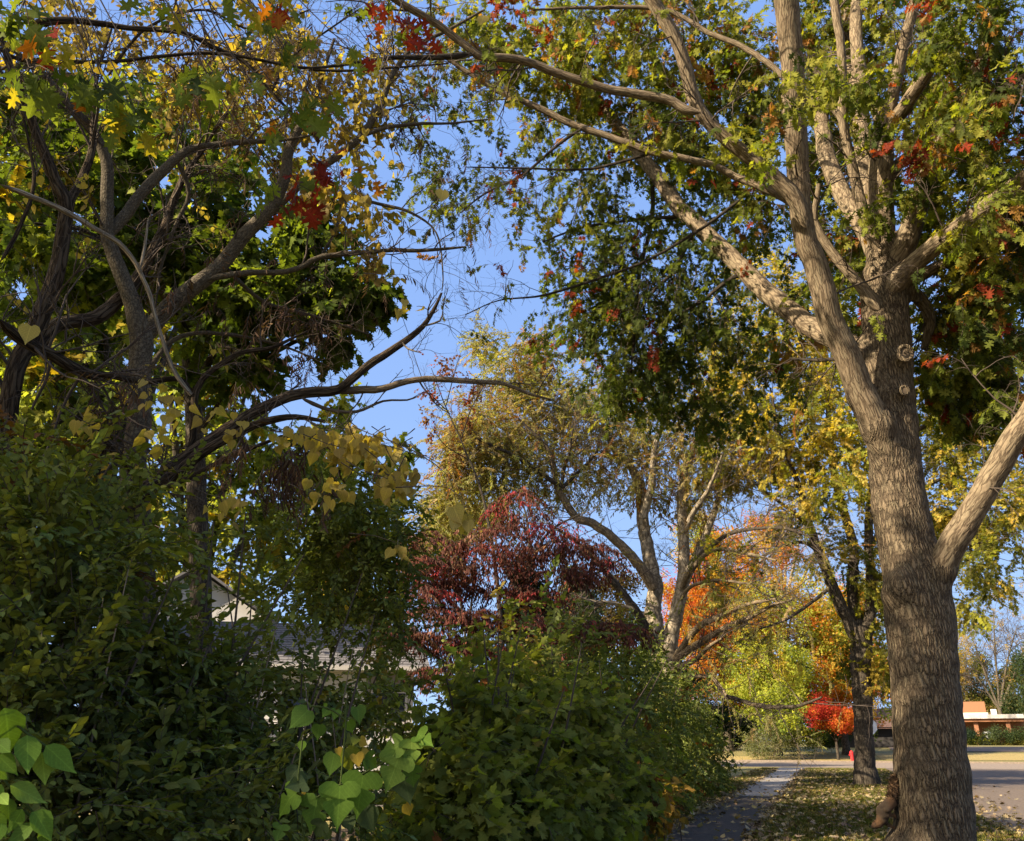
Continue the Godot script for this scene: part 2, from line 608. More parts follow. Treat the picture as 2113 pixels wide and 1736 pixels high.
func limb_mesh(parent: Node3D, called: String, l: Array, mat: String, sides := 12, rough := 0.12, around := 1.0, per_metre := 0.7) -> MeshInstance3D:
	var pts: Array = l[0]
	# small kinks, as in grown wood
	if rough > 0.0 and pts.size() > 4:
		for k in range(1, pts.size() - 1):
			var r: float = l[1][k]
			var q: Vector3 = pts[k] * 1.6
			pts[k] += Vector3(noise.get_noise_3d(q.x, q.y, q.z), noise.get_noise_3d(q.y + 40.0, q.z, q.x), noise.get_noise_3d(q.z, q.x + 70.0, q.y)) * r * (0.22 if r > 0.05 else 0.5)
	if l[1].size() > 4 and called == "limb":        # a limb starts narrow inside the wood that bears it
		l[1][0] *= 0.15
		l[1][1] *= 0.7
	var g := Geo.new()
	var local := pts.map(func(p): return p - parent.position)
	tube(g, local, l[1], sides, rough, around, per_metre)
	return part(called, g.mesh(), M[mat], parent)

# side twigs off a line of points; their ends are added to tips
func grow(g: Geo, l: Array, count: int, ln: float, levels: int, droop: float, tips: Array, from := 0.15, off := Vector3.ZERO, thick := 0.45) -> void:
	var pts: Array = l[0]
	var rad: Array = l[1]
	for c in count:
		var f := rnd(from, 1.0) * (pts.size() - 1.001)
		var k := int(f)
		var at: Vector3 = (pts[k] as Vector3).lerp(pts[k + 1], f - k)
		var along: Vector3 = ((pts[k + 1] as Vector3) - (pts[k] as Vector3)).normalized()
		var dir := (along * 0.7 + rdir() * 0.9 + Vector3(0, 0.15, 0)).normalized()
		var length := ln * rnd(0.45, 1.1)
		var r0: float = minf(rad[k] * thick, 0.006 + length * 0.008)
		var line := [at]
		var p := at
		var m := 5
		for j in m:
			dir = (dir + rdir() * 0.28 + Vector3(0, -droop, 0) * 0.3).normalized()
			p += dir * length / m
			line.append(p)
		var rr := []
		for j in m + 1:
			rr.append(lerpf(r0, r0 * 0.3 + 0.0008, float(j) / m))
		tube(g, line.map(func(q): return q - off), rr, 4, 0.0, 1.0, 1.0, false)
		tips.append([p, dir])
		tips.append([line[3], dir])
		if levels > 1:
			grow(g, [line, rr], int(rnd(3, 5)), ln * 0.5, levels - 1, droop, tips, 0.25, off, 0.7)

func at_tips(list: Array, tips: Array, keep: float, pal: Array, lo: float, hi: float, droop := 0.25) -> void:
	for t in tips:
		if rng.randf() < keep:
			var dir: Vector3 = t[1] + rdir() * 0.6 + Vector3(0, -droop, 0)
			list.append([Transform3D(facing(dir, Vector3.UP).scaled_local(Vector3.ONE * rnd(lo, hi)), t[0]), jitter(pick(pal))])

func box(g: Geo, c: Vector3, s: Vector3, b := Basis.IDENTITY) -> void:
	var h := s * 0.5
	for ax in 3:
		for sg in [-1.0, 1.0]:
			var nn := Vector3.ZERO
			nn[ax] = sg
			var u := Vector3.ZERO
			u[(ax + 1) % 3] = 1.0
			var w := nn.cross(u)
			var k := g.v.size()
			for q in [[-1, -1], [1, -1], [1, 1], [-1, 1]]:
				g.v.append(c + b * ((nn + u * q[0] + w * q[1]) * h))
				g.n.append(b * nn)
				g.c.append(Color.WHITE)
				g.uv.append(Vector2(q[0], q[1]))
			for q in [0, 2, 1, 0, 3, 2]:
				g.i.append(k + q)

func box_mesh(s: Vector3) -> ArrayMesh:
	var g := Geo.new()
	box(g, Vector3.ZERO, s)
	return g.mesh()

func quad_strip(g: Geo, rows: Array) -> void:      # rows of points, as a sheet facing up
	var w: int = rows[0].size()
	var s := g.v.size()
	for r in rows:
		for p in r:
			g.v.append(p)
			g.n.append(Vector3.UP)
			g.c.append(Color.WHITE)
			g.uv.append(Vector2(p.x, p.z))
	for k in rows.size() - 1:
		for j in w - 1:
			var a := s + k * w + j
			for q in [a, a + w, a + 1, a + 1, a + w, a + w + 1]:
				g.i.append(q)

# a sheet over along a0..a1 and across l0..l1
func sheet(a0: float, a1: float, l0: float, l1: float, y: float, step := 4.0) -> ArrayMesh:
	var g := Geo.new()
	var rows := []
	var n := maxi(1, int(ceil((a1 - a0) / step)))
	for k in n + 1:
		var a := lerpf(a0, a1, float(k) / n)
		rows.append([G(a, l0, y), G(a, l1, y)])
	quad_strip(g, rows)
	return g.mesh()

# ------------------------------------------------------------------ ground, pavement, streets
func setting() -> void:
	var g := Geo.new()
	var rows := []
	for a in [-60.0, -20.0, 0.0, 20.0, 40.0, 60.0, 76.0, 84.0, 92.0, 100.0, 106.0, 140.0, 240.0, 500.0, 900.0]:
		var r := []
		for l in [-600.0, -200.0, -60.0, -20.0, 0.0, 20.0, 60.0, 200.0, 600.0]:
			r.append(G(a, l, 0.0))
		rows.append(r)
	quad_strip(g, rows)
	structure("ground", g.mesh(), M.lawn)
	structure("leafy_verge", sheet(80.0, 92.0, 4.0, 80.0, 0.02, 2.0), M.leafy_lawn)
	structure("leafy_lawn", sheet(77.5, 84.0, -30.0, 3.0, 0.016, 2.0), M.leafy_lawn)
	structure("hedge_soil", sheet(-8.0, 36.0, -9.0, -3.1, 0.006, 4.0), M.soil)
	structure("street", sheet(-30.0, 60.5, 3.12, 12.0, 0.004, 10.0), M.asphalt)
	structure("cross_street", sheet(60.5, 75.0, -120.0, 120.0, 0.008, 8.0), M.dusty_asphalt)
	structure("car_park", sheet(95.0, 112.0, 6.0, 90.0, 0.05, 2.0), M.asphalt)
	var k := Geo.new()
	for j in 40:
		box(k, G(75.1, -60.0 + j * 3.0, 0.05), Vector3(2.99, 0.14, 0.15), Basis(ACROSS, Vector3.UP, -ALONG))
	structure("far_kerb", k.mesh(), M.dusty_asphalt)
	structure("path", sheet(-8.0, 28.9, -3.02, -1.46, 0.012, 4.0), M.dark_path)
	var walk := Node3D.new()
	walk.name = "sidewalk"
	walk.set_meta("kind", "structure")
	add_child(walk)
	var slab := bevel_slab(Vector3(1.56, 0.1, 1.49))
	for j in 20:
		var t := Transform3D(Basis(ACROSS, Vector3.UP, -ALONG) * Basis(Vector3(1, 0, 0), rnd(-0.004, 0.004)), G(29.7 + j * 1.51, -2.24, -0.025 + rnd(-0.004, 0.004)))
		part("slab", slab, M.concrete, walk, t)
	# the pavement goes on beyond the cross street
	structure("far_walk", sheet(75.3, 77.4, -7.0, -1.0, 0.05, 1.0), M.dusty_asphalt)

func bevel_slab(s: Vector3) -> ArrayMesh:
	var g := Geo.new()
	var h := s * 0.5
	var b := 0.012
	var ring := [[h.x, -h.y, h.z], [h.x, h.y - b, h.z], [h.x - b, h.y, h.z - b]]
	for k in 2:
		for e in 4:
			var q := []
			for r in [ring[k], ring[k + 1]]:
				for c in [e, (e + 1) % 4]:
					var sx := 1.0 if c == 0 or c == 3 else -1.0
					var sz := 1.0 if c < 2 else -1.0
					q.append(Vector3(r[0] * sx, r[1], r[2] * sz))
			var n: Vector3 = (q[1] - q[0]).cross(q[2] - q[0]).normalized()
			if n.dot(Vector3(q[0].x + q[1].x, 0.01, q[0].z + q[1].z)) < 0:
				n = -n
			face(g, [q[0], q[1], q[3], q[2]], n)
	face(g, [Vector3(-h.x + b, h.y, -h.z + b), Vector3(h.x - b, h.y, -h.z + b), Vector3(h.x - b, h.y, h.z - b), Vector3(-h.x + b, h.y, h.z - b)], Vector3.UP)
	return g.mesh()

# a flat polygon with the normal n
func face(g: Geo, pts: Array, n: Vector3) -> void:
	var s := g.v.size()
	for p in pts:
		g.v.append(p)
		g.n.append(n)
		g.c.append(Color.WHITE)
		g.uv.append(Vector2(p.x + p.z, p.y))
	var turn: float = ((pts[1] as Vector3) - pts[0]).cross((pts[2] as Vector3) - pts[0]).dot(n)
	for k in range(1, pts.size() - 1):
		for q in ([0, k + 1, k] if turn > 0.0 else [0, k, k + 1]):
			g.i.append(s + q)

func faced(at: Vector3) -> Transform3D:     # x to the right, z towards the eye
	var v := Vector3(at.x, 0, at.z).normalized()
	return Transform3D(Basis(v.cross(Vector3.UP), Vector3.UP, -v), at)

func bx(parent: Node3D, called: String, mat: String, x0: float, x1: float, y0: float, y1: float, z0: float, z1: float) -> MeshInstance3D:
	return part(called, box_mesh(Vector3(x1 - x0, y1 - y0, z1 - z0)), M[mat], parent, Transform3D(Basis.IDENTITY, Vector3((x0 + x1) / 2, (y0 + y1) / 2, (z0 + z1) / 2)))

# ------------------------------------------------------------------ the house behind the hedge
func house() -> void:
	var corner := P(848, 1500, 24.0)
	corner.y = 0
	var h := thing("house", "white boarded house with grey shingle roof half hidden behind the hedge", "house")
	h.transform = faced(corner)
	h.rotation.y += 0.1
	bx(h, "wall", "grey_wall", -8.0, -0.02, 0.0, 3.36, -6.0, -0.03)
	var long := box_mesh(Vector3(6.7, 0.172, 0.024))
	for k in 18:
		part("plank", long, M.siding, h, Transform3D(Basis(Vector3(1, 0, 0), -0.09), Vector3(-4.6, 0.3 + k * 0.172, -0.012)))
	var upright := box_mesh(Vector3(0.15, 1.72, 0.03))
	for k in 8:
		part("panel", upright, M.siding, h, Transform3D(Basis.IDENTITY, Vector3(-1.2 + k * 0.155, 1.06, -0.004)))
	bx(h, "corner_post", "white_paint", -0.1, 0.03, 0.0, 3.36, -0.1, 0.04)
	for w in [[-1.15, -0.12, 2.0, 2.85], [-3.4, -2.2, 1.7, 2.9], [-5.9, -4.7, 1.7, 2.9]]:
		var f := bx(h, "window", "white_paint", w[0], w[1], w[2], w[3], -0.02, 0.03)
		var c := Vector3((w[0] + w[1]) / 2, (w[2] + w[3]) / 2, 0.005)
		for s in [-1, 1]:
			var pw: float = (w[1] - w[0]) / 2 - 0.1
			part("pane", box_mesh(Vector3(pw, w[3] - w[2] - 0.14, 0.01)), M.glass, f, Transform3D(Basis.IDENTITY, Vector3(s * (pw / 2 + 0.025), 0, 0.023)))
		part("sill", box_mesh(Vector3(w[1] - w[0] + 0.16, 0.06, 0.1)), M.white_paint, f, Transform3D(Basis.IDENTITY, Vector3(0, (w[2] - w[3]) / 2 - 0.031, 0.03)))
	bx(h, "gutter", "white_paint", -8.4, 0.42, 3.33, 3.45, 0.36, 0.46)
	bx(h, "soffit", "white_paint", -8.4, 0.4, 3.3, 3.328, -0.05, 0.36)
	roof(h, "roof", -8.4, 0.42, 3.42, 0.42, 4.95, -3.2, "shingle_grey")
	roof(h, "roof", -8.4, 0.42, 3.42, -6.6, 4.95, -3.2, "shingle_grey")
	# the taller wing behind
	bx(h, "rear_wall", "grey_wall", -9.4, -4.2, 0.0, 5.3, -12.0, -6.4)
	var rear := box_mesh(Vector3(5.2, 0.196, 0.024))
	for k in 14:
		part("plank", rear, M.siding, h, Transform3D(Basis(Vector3(1, 0, 0), -0.09), Vector3(-6.8, 2.7 + k * 0.196, -6.385)))
	var gg := Geo.new()
	face(gg, [Vector3(-9.4, 5.3, -6.4), Vector3(-4.2, 5.3, -6.4), Vector3(-6.8, 7.0, -6.4)], Vector3(0, 0, 1))
	part("gable", gg.mesh(), M.siding, h)
	for s in [-1.0, 1.0]:
		var rg := Geo.new()
		var n := Vector3(s * 0.55, 0.83, 0)
		for lift in [0.0, 0.09]:
			face(rg, [Vector3(-6.8, 7.08 + lift, -6.0), Vector3(-6.8 + s * 3.0, 5.1 + lift, -6.0), Vector3(-6.8 + s * 3.0, 5.1 + lift, -12.2), Vector3(-6.8, 7.08 + lift, -12.2)], n)
		face(rg, [Vector3(-6.8, 7.08, -6.0), Vector3(-6.8 + s * 3.0, 5.1, -6.0), Vector3(-6.8 + s * 3.0, 5.19, -6.0), Vector3(-6.8, 7.17, -6.0)], Vector3(0, 0, 1))
		part("wing_roof", rg.mesh(), M.shingle_grey, h)

# a sloping roof laid in overlapping courses
func roof(h: Node3D, called: String, x0: float, x1: float, y0: float, z0: float, y1: float, z1: float, mat: String) -> void:
	var g := Geo.new()
	var n := 18
	var sgn := signf(z0 - z1)
	for k in n:
		var a := float(k) / n
		var b := float(k + 1) / n
		var p := Vector3(0, lerpf(y0, y1, a) + 0.035, lerpf(z0, z1, a))
		var q := Vector3(0, lerpf(y0, y1, b), lerpf(z0, z1, b))
		var cols := 36
		for c in cols:
			var u := lerpf(x0, x1, (c + (k % 2) * 0.5) / (cols + 0.5))
			var w := lerpf(x0, x1, (c + 0.96 + (k % 2) * 0.5) / (cols + 0.5))
			var lift := rnd(-0.006, 0.006)
			face(g, [Vector3(u, p.y + lift, p.z), Vector3(w, p.y + lift, p.z), Vector3(w, q.y, q.z), Vector3(u, q.y, q.z)], Vector3(0, 0.9, 0.42 * sgn))
			face(g, [Vector3(u, p.y + lift, p.z), Vector3(w, p.y + lift, p.z), Vector3(w, p.y - 0.04, p.z), Vector3(u, p.y - 0.04, p.z)], Vector3(0, 0, sgn))
	face(g, [Vector3(x0, y0, z0), Vector3(x1, y0, z0), Vector3(x1, y1 - 0.03, z1), Vector3(x0, y1 - 0.03, z1)], Vector3(0, -0.9, -0.42 * sgn))
	var o := part(called, g.mesh(), M[mat], h)
	o.set_meta("kind", "stuff")

# a block that fills the picture places x0..x1, y0..y1 at the distance d
func block(parent: Node3D, called: String, mat: String, x0: float, y0: float, x1: float, y1: float, d: float, thick: float, to_ground := false) -> MeshInstance3D:
	var a := P(x0, y1, d)
	var b := P(x1, y1, d)
	var top := P((x0 + x1) / 2, y0, d).y
	var low := P((x0 + x1) / 2, y1, d).y
	if to_ground:
		low = minf(low, 0.85)
	var u := Vector3(b.x - a.x, 0, b.z - a.z)
	var c := Vector3((a.x + b.x) / 2, (top + low) / 2, (a.z + b.z) / 2)
	var bs := Basis(u.normalized(), Vector3.UP, u.normalized().cross(Vector3.UP))
	c -= bs.z * thick / 2
	return part(called, box_mesh(Vector3(u.length(), top - low, thick)), M[mat], parent, Transform3D(bs, c - parent.position))

func brick_building() -> void:
	var at := P(2060, 1536, 160.0)
	var b := thing("brick_building", "low orange brick building with a white edged flat canopy on brick piers", "building", Vector3(at.x, 0.9, at.z))
	block(b, "back_wall", "brick", 1900, 1478, 2200, 1536, 166.0, 6.0, true)
	block(b, "raised_roof_block", "brick", 1900, 1449, 2037, 1479, 167.0, 8.0)
	block(b, "canopy", "brick", 1900, 1483, 2113, 1490, 160.0, 7.0)
	block(b, "canopy_edge", "white_paint", 1900, 1475, 2114, 1483.5, 159.6, 7.4)
	block(b, "coping", "white_paint", 1900, 1471.5, 2040, 1476, 166.6, 8.6)
	for x in [1990.0, 2017.0, 2084.0]:
		block(b, "pier", "brick", x, 1488, x + 9, 1536, 160.4, 0.8, true)
	var door := block(b, "door", "dark_wall", 1996, 1494, 2010, 1536, 165.9, 0.1, true)
	block(b, "window", "glass", 2040, 1500, 2068, 1514, 165.9, 0.1)
	block(b, "vent", "steel", 2046, 1464, 2058, 1476, 168.0, 1.2)
	door.set_meta("label", "dark glazed door in shade")

# ------------------------------------------------------------------ small things across the road
func far_things() -> void:
	# stop sign, its back to the eye
	var base := P(1807, 1594, 48.0)
	base.y = 0.0
	var s := thing("stop_sign", "grey back of an octagonal road sign on a pale post by the kerb", "road sign", base)
	s.rotation.y = atan2(-ALONG.x, -ALONG.z) + 0.35
	var post := Geo.new()
	tube(post, [Vector3(0, -0.1, 0), Vector3(0, 2.5, 0)], [0.045, 0.04], 8)
	part("post", post.mesh(), M.white_paint, s)
	var o := Geo.new()
	var f := []
	var bk := []
	for k in 8:
		var a := TAU * (k + 0.5) / 8
		f.append(Vector3(cos(a) * 0.4, 2.25 + sin(a) * 0.4, 0.045))
		bk.append(Vector3(cos(a) * 0.4, 2.25 + sin(a) * 0.4, 0.052))
	face(o, f, Vector3(0, 0, -1))
	face(o, bk, Vector3(0, 0, 1))
	part("plate", o.mesh(), M.stone_white, s)
	# hydrant
	var hp := P(1759, 1566, 76.0)
	hp.y = rise(76.0)
	var h := thing("fire_hydrant", "small red fire hydrant on the leafy verge across the street", "hydrant", hp)
	var g := Geo.new()
	tube(g, [Vector3(0, 0, 0), Vector3(0, 0.06, 0), Vector3(0, 0.07, 0), Vector3(0, 0.62, 0), Vector3(0, 0.64, 0), Vector3(0, 0.68, 0), Vector3(0, 0.8, 0), Vector3(0, 0.86, 0)], [0.2, 0.2, 0.13, 0.13, 0.18, 0.17, 0.12, 0.03], 14)
	part("barrel", g.mesh(), M.red_paint, h)
	for k in 2:
		var c := Geo.new()
		tube(c, [Vector3(0, 0.5, 0), Vector3(0.24 - 0.48 * k, 0.5, 0)], [0.07, 0.07], 10)
		part("nozzle", c.mesh(), M.red_paint, h)
	# stones by the drive
	var r := thing("boulder", "pale rounded boulder on the leaf covered verge", "boulder", G(77.0, 2.7))
	var st := Geo.new()
	for k in 1:
		tube(st, [Vector3(0, -0.1, 0), Vector3(0, 0.15, 0), Vector3(0.03, 0.4, 0), Vector3(0.02, 0.55, 0)], [0.55, 0.6, 0.42, 0.1], 12, 0.25)
	part("rock", st.mesh(), M.concrete, r)
	# white ornament in the bed before the brick building
	var op := P(2042, 1528, 154.0)
	op.y = 0.9
	var or_ := thing("garden_ornament", "small white garden urn in the planting before the brick building", "ornament", op)
	var ug := Geo.new()
	tube(ug, [Vector3.ZERO, Vector3(0, 0.3, 0), Vector3(0, 0.35, 0), Vector3(0, 0.9, 0), Vector3(0, 1.0, 0), Vector3(0, 1.5, 0), Vector3(0, 1.9, 0), Vector3(0, 1.95, 0)], [0.5, 0.5, 0.25, 0.2, 0.3, 0.55, 0.65, 0.5], 14)
	part("urn", ug.mesh(), M.stone_white, or_)
	# dark low garage beyond the lawn
	var gp := P(1800, 1540, 105.0)
	var ga := thing("garage", "low dark brown garage with a red brown roof beyond the lawn", "garage", Vector3(gp.x, 0.8, gp.z))
	block(ga, "wall", "dark_wall", 1700, 1500, 1846, 1545, 105.0, 6.0, true)
	var rr := Geo.new()
	var e0 := P(1690, 1501, 104.0) - ga.position
	var e1 := P(1856, 1501, 104.0) - ga.position
	var t0 := P(1720, 1462, 109.0) - ga.position
	var t1 := P(1856, 1462, 109.0) - ga.position
	face(rr, [e0, e1, t1, t0], Vector3(0, 0.8, 0.6))
	face(rr, [e0 + Vector3(0, -0.15, 0), e1 + Vector3(0, -0.15, 0), t1 + Vector3(0, -0.15, 0), t0 + Vector3(0, -0.15, 0)], Vector3(0, -0.8, -0.6))
	part("roof", rr.mesh(), M.shingle_brown, ga)
	# wires and their poles
	for k in 2:
		var x: float = [1925.0, 2330.0][k]
		var d: float = [95.0, 60.0][k]
		var b := P(x, 1540, d)
		var pole := thing("utility_pole", ["brown wooden utility pole hidden behind the big oak trunk", "brown wooden utility pole beyond the street at the edge of view"][k], "utility pole", Vector3(b.x, 0, b.z))
		var pg := Geo.new()
		tube(pg, [Vector3(0, 0, 0), Vector3(0, P(x, 1190, d).y + 0.5, 0)], [0.16, 0.11], 8)
		part("pole", pg.mesh(), M.bark_dark, pole)
	var wires := [[1206.0, 1170.0, "upper thin black utility wire crossing the sky beside the oak"], [1218.0, 1200.0, "lower thin black utility wire crossing the sky beside the oak"]]
	for w in wires:
		var a := P(1925, w[0], 95.0)
		var c := P(2330, w[1], 60.0)
		var pts := []
		for k in 13:
			var t := k / 12.0
			pts.append(a.lerp(c, t) - Vector3(0, 4.0 * t * (1 - t) * 0.5, 0))
		var wg := Geo.new()
		tube(wg, pts, [0.022, 0.016], 4)
		var wm := part(numbered("utility_wire"), wg.mesh(), M.wire, self)
		wm.set_meta("label", w[2])
		wm.set_meta("category", "wire")
	# shrubs
	var grey_pal := [[Color(0.34, 0.35, 0.2), 3.0], [Color(0.25, 0.28, 0.13), 2.0], [Color(0.42, 0.38, 0.24), 1.0]]
	var ms := [clump("oval", 34, 0.4, 0.1), clump("oval", 34, 0.4, 0.09)]
	var gs := shrub_base("lawn_shrub", "round grey green shrub on the lawn across the street", 1600, 1560, 79.0)
	var l := []
	scatter(l, [[1585, 1520, 79.0, 55, 38, 2.0, 330, grey_pal], [1640, 1510, 79.5, 60, 40, 2.0, 300, [[Color(0.12, 0.15, 0.04), 3.0], [Color(0.2, 0.22, 0.05), 2.0]]]], 0.9, 1.5)
	mass("foliage", gs, ms, l)
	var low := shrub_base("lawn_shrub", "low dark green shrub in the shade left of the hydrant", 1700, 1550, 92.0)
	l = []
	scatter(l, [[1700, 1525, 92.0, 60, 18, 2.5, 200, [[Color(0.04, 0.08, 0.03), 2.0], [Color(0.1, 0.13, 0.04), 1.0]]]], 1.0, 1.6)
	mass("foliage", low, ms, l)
	for q in [[1515, 1522, 100.0, 46, 22, "bushes with deep shade painted into their leaves at the left edge of the far lawn"], [1430, 1525, 96.0, 60, 24, "bushes with shade painted into their leaves behind the end of the hedge"], [1840, 1522, 112.0, 40, 20, "bushes with shade painted into their leaves beside the brown garage"]]:
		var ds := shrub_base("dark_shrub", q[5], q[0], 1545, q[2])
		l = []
		scatter(l, [[q[0], q[1], q[2], q[3], q[4], 2.0, 240, [[Color(0.02, 0.03, 0.012), 2.0], [Color(0.035, 0.05, 0.02), 1.0]]]], 1.2, 2.0)  # added bushes; near black leaf colours paint in the shade band
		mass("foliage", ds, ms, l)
	var beds := [[2000, 1520, 22, 14, Color(0.1, 0.15, 0.09), "grey green bush beside the shaded door"], [2012, 1530, 26, 9, Color(0.2, 0.22, 0.04), "low yellow green bush before the brick pier"], [2062, 1517, 26, 14, Color(0.16, 0.2, 0.1), "broad pale green bush behind the white urn"], [2096, 1520, 24, 12, Color(0.1, 0.14, 0.06), "dark green bush before the last brick pier"], [2085, 1531, 30, 8, Color(0.24, 0.23, 0.05), "low yellow bush at the edge of the car park"], [2040, 1532, 20, 8, Color(0.12, 0.14, 0.1), "low bluish bush at the foot of the white urn"]]
	for q in beds:
		var sb := shrub_base("bed_bush", q[5], q[0], 1536, 152.0)
		l = []
		scatter(l, [[q[0], q[1], 152.0, q[2], q[3], 1.5, 70, [[q[4], 3.0], [q[4] * 1.5, 1.0]]]], 1.6, 2.4)
		mass("foliage", sb, ms, l)

func shrub_base(called: String, label: String, x: float, y: float, d: float) -> Node3D:
	var p := P(x, y, d)
	return thing(called, label, "shrub", Vector3(p.x, rise(p.dot(ALONG)), p.z))

# ------------------------------------------------------------------ far trees
# a trunk that forks, from the ground at (x, base) to the crown's places
func far_trunk(t: Node3D, x: float, d: float, width: float, tops: Array, mat := "bark_dark", fork := 0.4) -> Array:
	var foot := t.position
	var lines := []
	var mid := P(tops[0][0], tops[0][1], d)
	var f := foot.lerp(Vector3(foot.x, mid.y, foot.z), fork)
	var w := width_at(width, f)
	var l := smooth_path([foot - Vector3(0, 0.2, 0), foot.lerp(f, 0.15), foot.lerp(f, 0.5), f], [w * 0.75, w * 0.52, w * 0.47, w * 0.42], 0.8)
	limb_mesh(t, "trunk", l, mat, 12, 0.08, 1.0, 0.4)
	for q in tops:
		var e := P(q[0], q[1], d + rnd(-1.5, 1.5))
		var m := f.lerp(e, 0.5) + Vector3(rnd(-0.5, 0.5), 0.6, rnd(-0.5, 0.5))
		var r := smooth_path([f - Vector3(0, 0.4, 0), m, e], [w * 0.33, w * 0.2, w * 0.05], 0.8)
		limb_mesh(t, "limb", r, mat, 7, 0.1, 1.0, 0.4)
		lines.append(r)
	return lines

func tree_at(called: String, label: String, x: float, d: float, category := "tree", group := "") -> Node3D:
	var p := P(x, 1500, d)
	p.y = 0
	p.y = rise(p.dot(ALONG))
	return thing(called, label, category, p, group)

func twigs_of(t: Node3D, lines: Array, count: int, ln: float, levels: int, mat := "twig", from := 0.3) -> Array:
	var g := Geo.new()
	var tips := []
	for l in lines:
		grow(g, l, count, ln, levels, 0.05, tips, from, t.position)
	var o := part("twigs", g.mesh(), M[mat], t)
	o.set_meta("kind", "stuff")
	return tips

func far_trees() -> void:
	var small := [clump("dia", 46, 0.55, 0.17), clump("dia", 46, 0.55, 0.15), clump("star", 30, 0.55, 0.22)]
	var ORANGE := Color(0.85, 0.3, 0.06)
	var RED := Color(0.7, 0.11, 0.045)
	var GOLD := Color(0.8, 0.54, 0.1)
	var YG := Color(0.58, 0.62, 0.1)
	var GREEN := Color(0.28, 0.36, 0.07)
	var OLIVE := Color(0.36, 0.32, 0.08)
	var TAN := Color(0.5, 0.36, 0.17)
	# orange maple
	var t := tree_at("maple_tree", "tall maple with flame orange leaves behind the bare many stemmed tree", 1500, 95.0, "tree", "maples across the street")
	var ln := far_trunk(t, 1500, 95.0, 16, [[1440, 1150], [1480, 1200], [1530, 1250], [1400, 1300], [1560, 1330], [1450, 1090]], "bark_grey", 0.3)
	twigs_of(t, ln, 8, 4.0, 2)
	var l := []
	var om := [[ORANGE, 4.0], [GOLD, 2.0], [RED, 1.0], [YG, 0.6]]
	var gm := [[GOLD, 2.0], [YG, 2.0], [ORANGE, 1.5], [OLIVE, 1.0]]
	scatter(l, [[1440, 1120, 95.0, 45, 60, 4.0, 237, gm], [1440, 1260, 95.0, 65, 90, 5.0, 588, om], [1500, 1180, 96.0, 70, 80, 5.0, 420, gm], [1500, 1340, 95.0, 90, 80, 5.0, 532, om], [1540, 1430, 93.0, 80, 50, 4.0, 237, [[YG, 3.0], [ORANGE, 2.0], [GREEN, 1.0]]], [1440, 1400, 93.0, 60, 60, 4.0, 196, [[GOLD, 2.0], [ORANGE, 2.0], [YG, 2.0]]], [1520, 1480, 93.0, 40, 25, 3.0, 98, [[GOLD, 2.0], [YG, 2.0]]]], 1.0, 1.8)
	mass("crown", t, small, l)
	# yellow green maple
	t = tree_at("maple_tree", "yellow green maple above the round grey lawn shrub", 1600, 85.0, "tree", "maples across the street")
	ln = far_trunk(t, 1600, 85.0, 16, [[1580, 1250], [1640, 1220], [1700, 1300], [1540, 1300], [1640, 1350]], "bark_dark", 0.3)
	l = []
	scatter(l, [[1590, 1390, 83.0, 90, 70, 5.0, 532, [[YG, 4.0], [GREEN, 2.0], [GOLD, 0.6]]], [1620, 1260, 85.0, 100, 80, 5.0, 461, [[GOLD, 3.0], [OLIVE, 2.0], [YG, 2.0], [ORANGE, 1.0]]], [1590, 1130, 87.0, 70, 60, 5.0, 168, [[ORANGE, 2.0], [GOLD, 2.0]]], [1620, 1480, 82.0, 90, 45, 4.0, 322, [[YG, 3.0], [GREEN, 2.0]]]], 1.0, 1.8)
	mass("crown", t, small, l)
	# golden maple further right
	t = tree_at("maple_tree", "gold and rust maple behind the dark middle trunk", 1740, 88.0, "tree", "maples across the street")
	ln = far_trunk(t, 1740, 88.0, 15, [[1700, 1280], [1750, 1240], [1800, 1320], [1760, 1400]], "bark_dark", 0.3)
	l = []
	scatter(l, [[1710, 1320, 87.0, 80, 90, 5.0, 461, gm], [1790, 1380, 87.0, 60, 100, 5.0, 364, [[GOLD, 2.0], [ORANGE, 2.0], [GREEN, 1.0]]], [1700, 1440, 86.0, 60, 40, 4.0, 210, [[ORANGE, 2.0], [GOLD, 2.0]]], [1790, 1240, 88.0, 60, 70, 5.0, 210, gm]], 1.0, 1.8)
	mass("crown", t, small, l)
	# small scarlet maple
	t = tree_at("maple_tree", "small scarlet maple beside the dark middle trunk", 1722, 79.0, "tree", "maples across the street")
	far_trunk(t, 1722, 79.0, 6, [[1700, 1480], [1740, 1490], [1720, 1460]], "bark_dark", 0.5)
	l = []
	scatter(l, [[1700, 1470, 79.0, 36, 28, 2.0, 210, [[Color(0.6, 0.07, 0.05), 4.0], [ORANGE, 1.0]]], [1735, 1490, 79.0, 36, 22, 2.0, 154, [[RED, 2.0], [ORANGE, 2.0]]]], 0.7, 1.2)
	mass("crown", t, small, l)
	# bare tree over the maples
	t = tree_at("bare_tree", "leafless pinkish tree rising above the orange maples", 1640, 125.0)
	ln = far_trunk(t, 1640, 125.0, 12, [[1620, 980], [1580, 1040], [1680, 1020], [1650, 950], [1560, 1100], [1710, 1090]], "bark_pale", 0.45)
	twigs_of(t, ln, 16, 7.0, 3, "twig_pale")
	# right side, behind the brick building
	t = tree_at("bare_tree", "grey leafless spreading tree behind the brick building", 2070, 190.0)
	ln = far_trunk(t, 2070, 190.0, 9, [[2000, 1300], [2050, 1260], [2100, 1290], [2140, 1330], [1990, 1370], [2150, 1250]], "bark_grey", 0.3)
	var tips := twigs_of(t, ln, 26, 9.0, 3, "twig")
	l = []
	at_tips(l, tips, 0.05, [[GOLD, 1.0], [TAN, 1.0]], 0.8, 1.5)
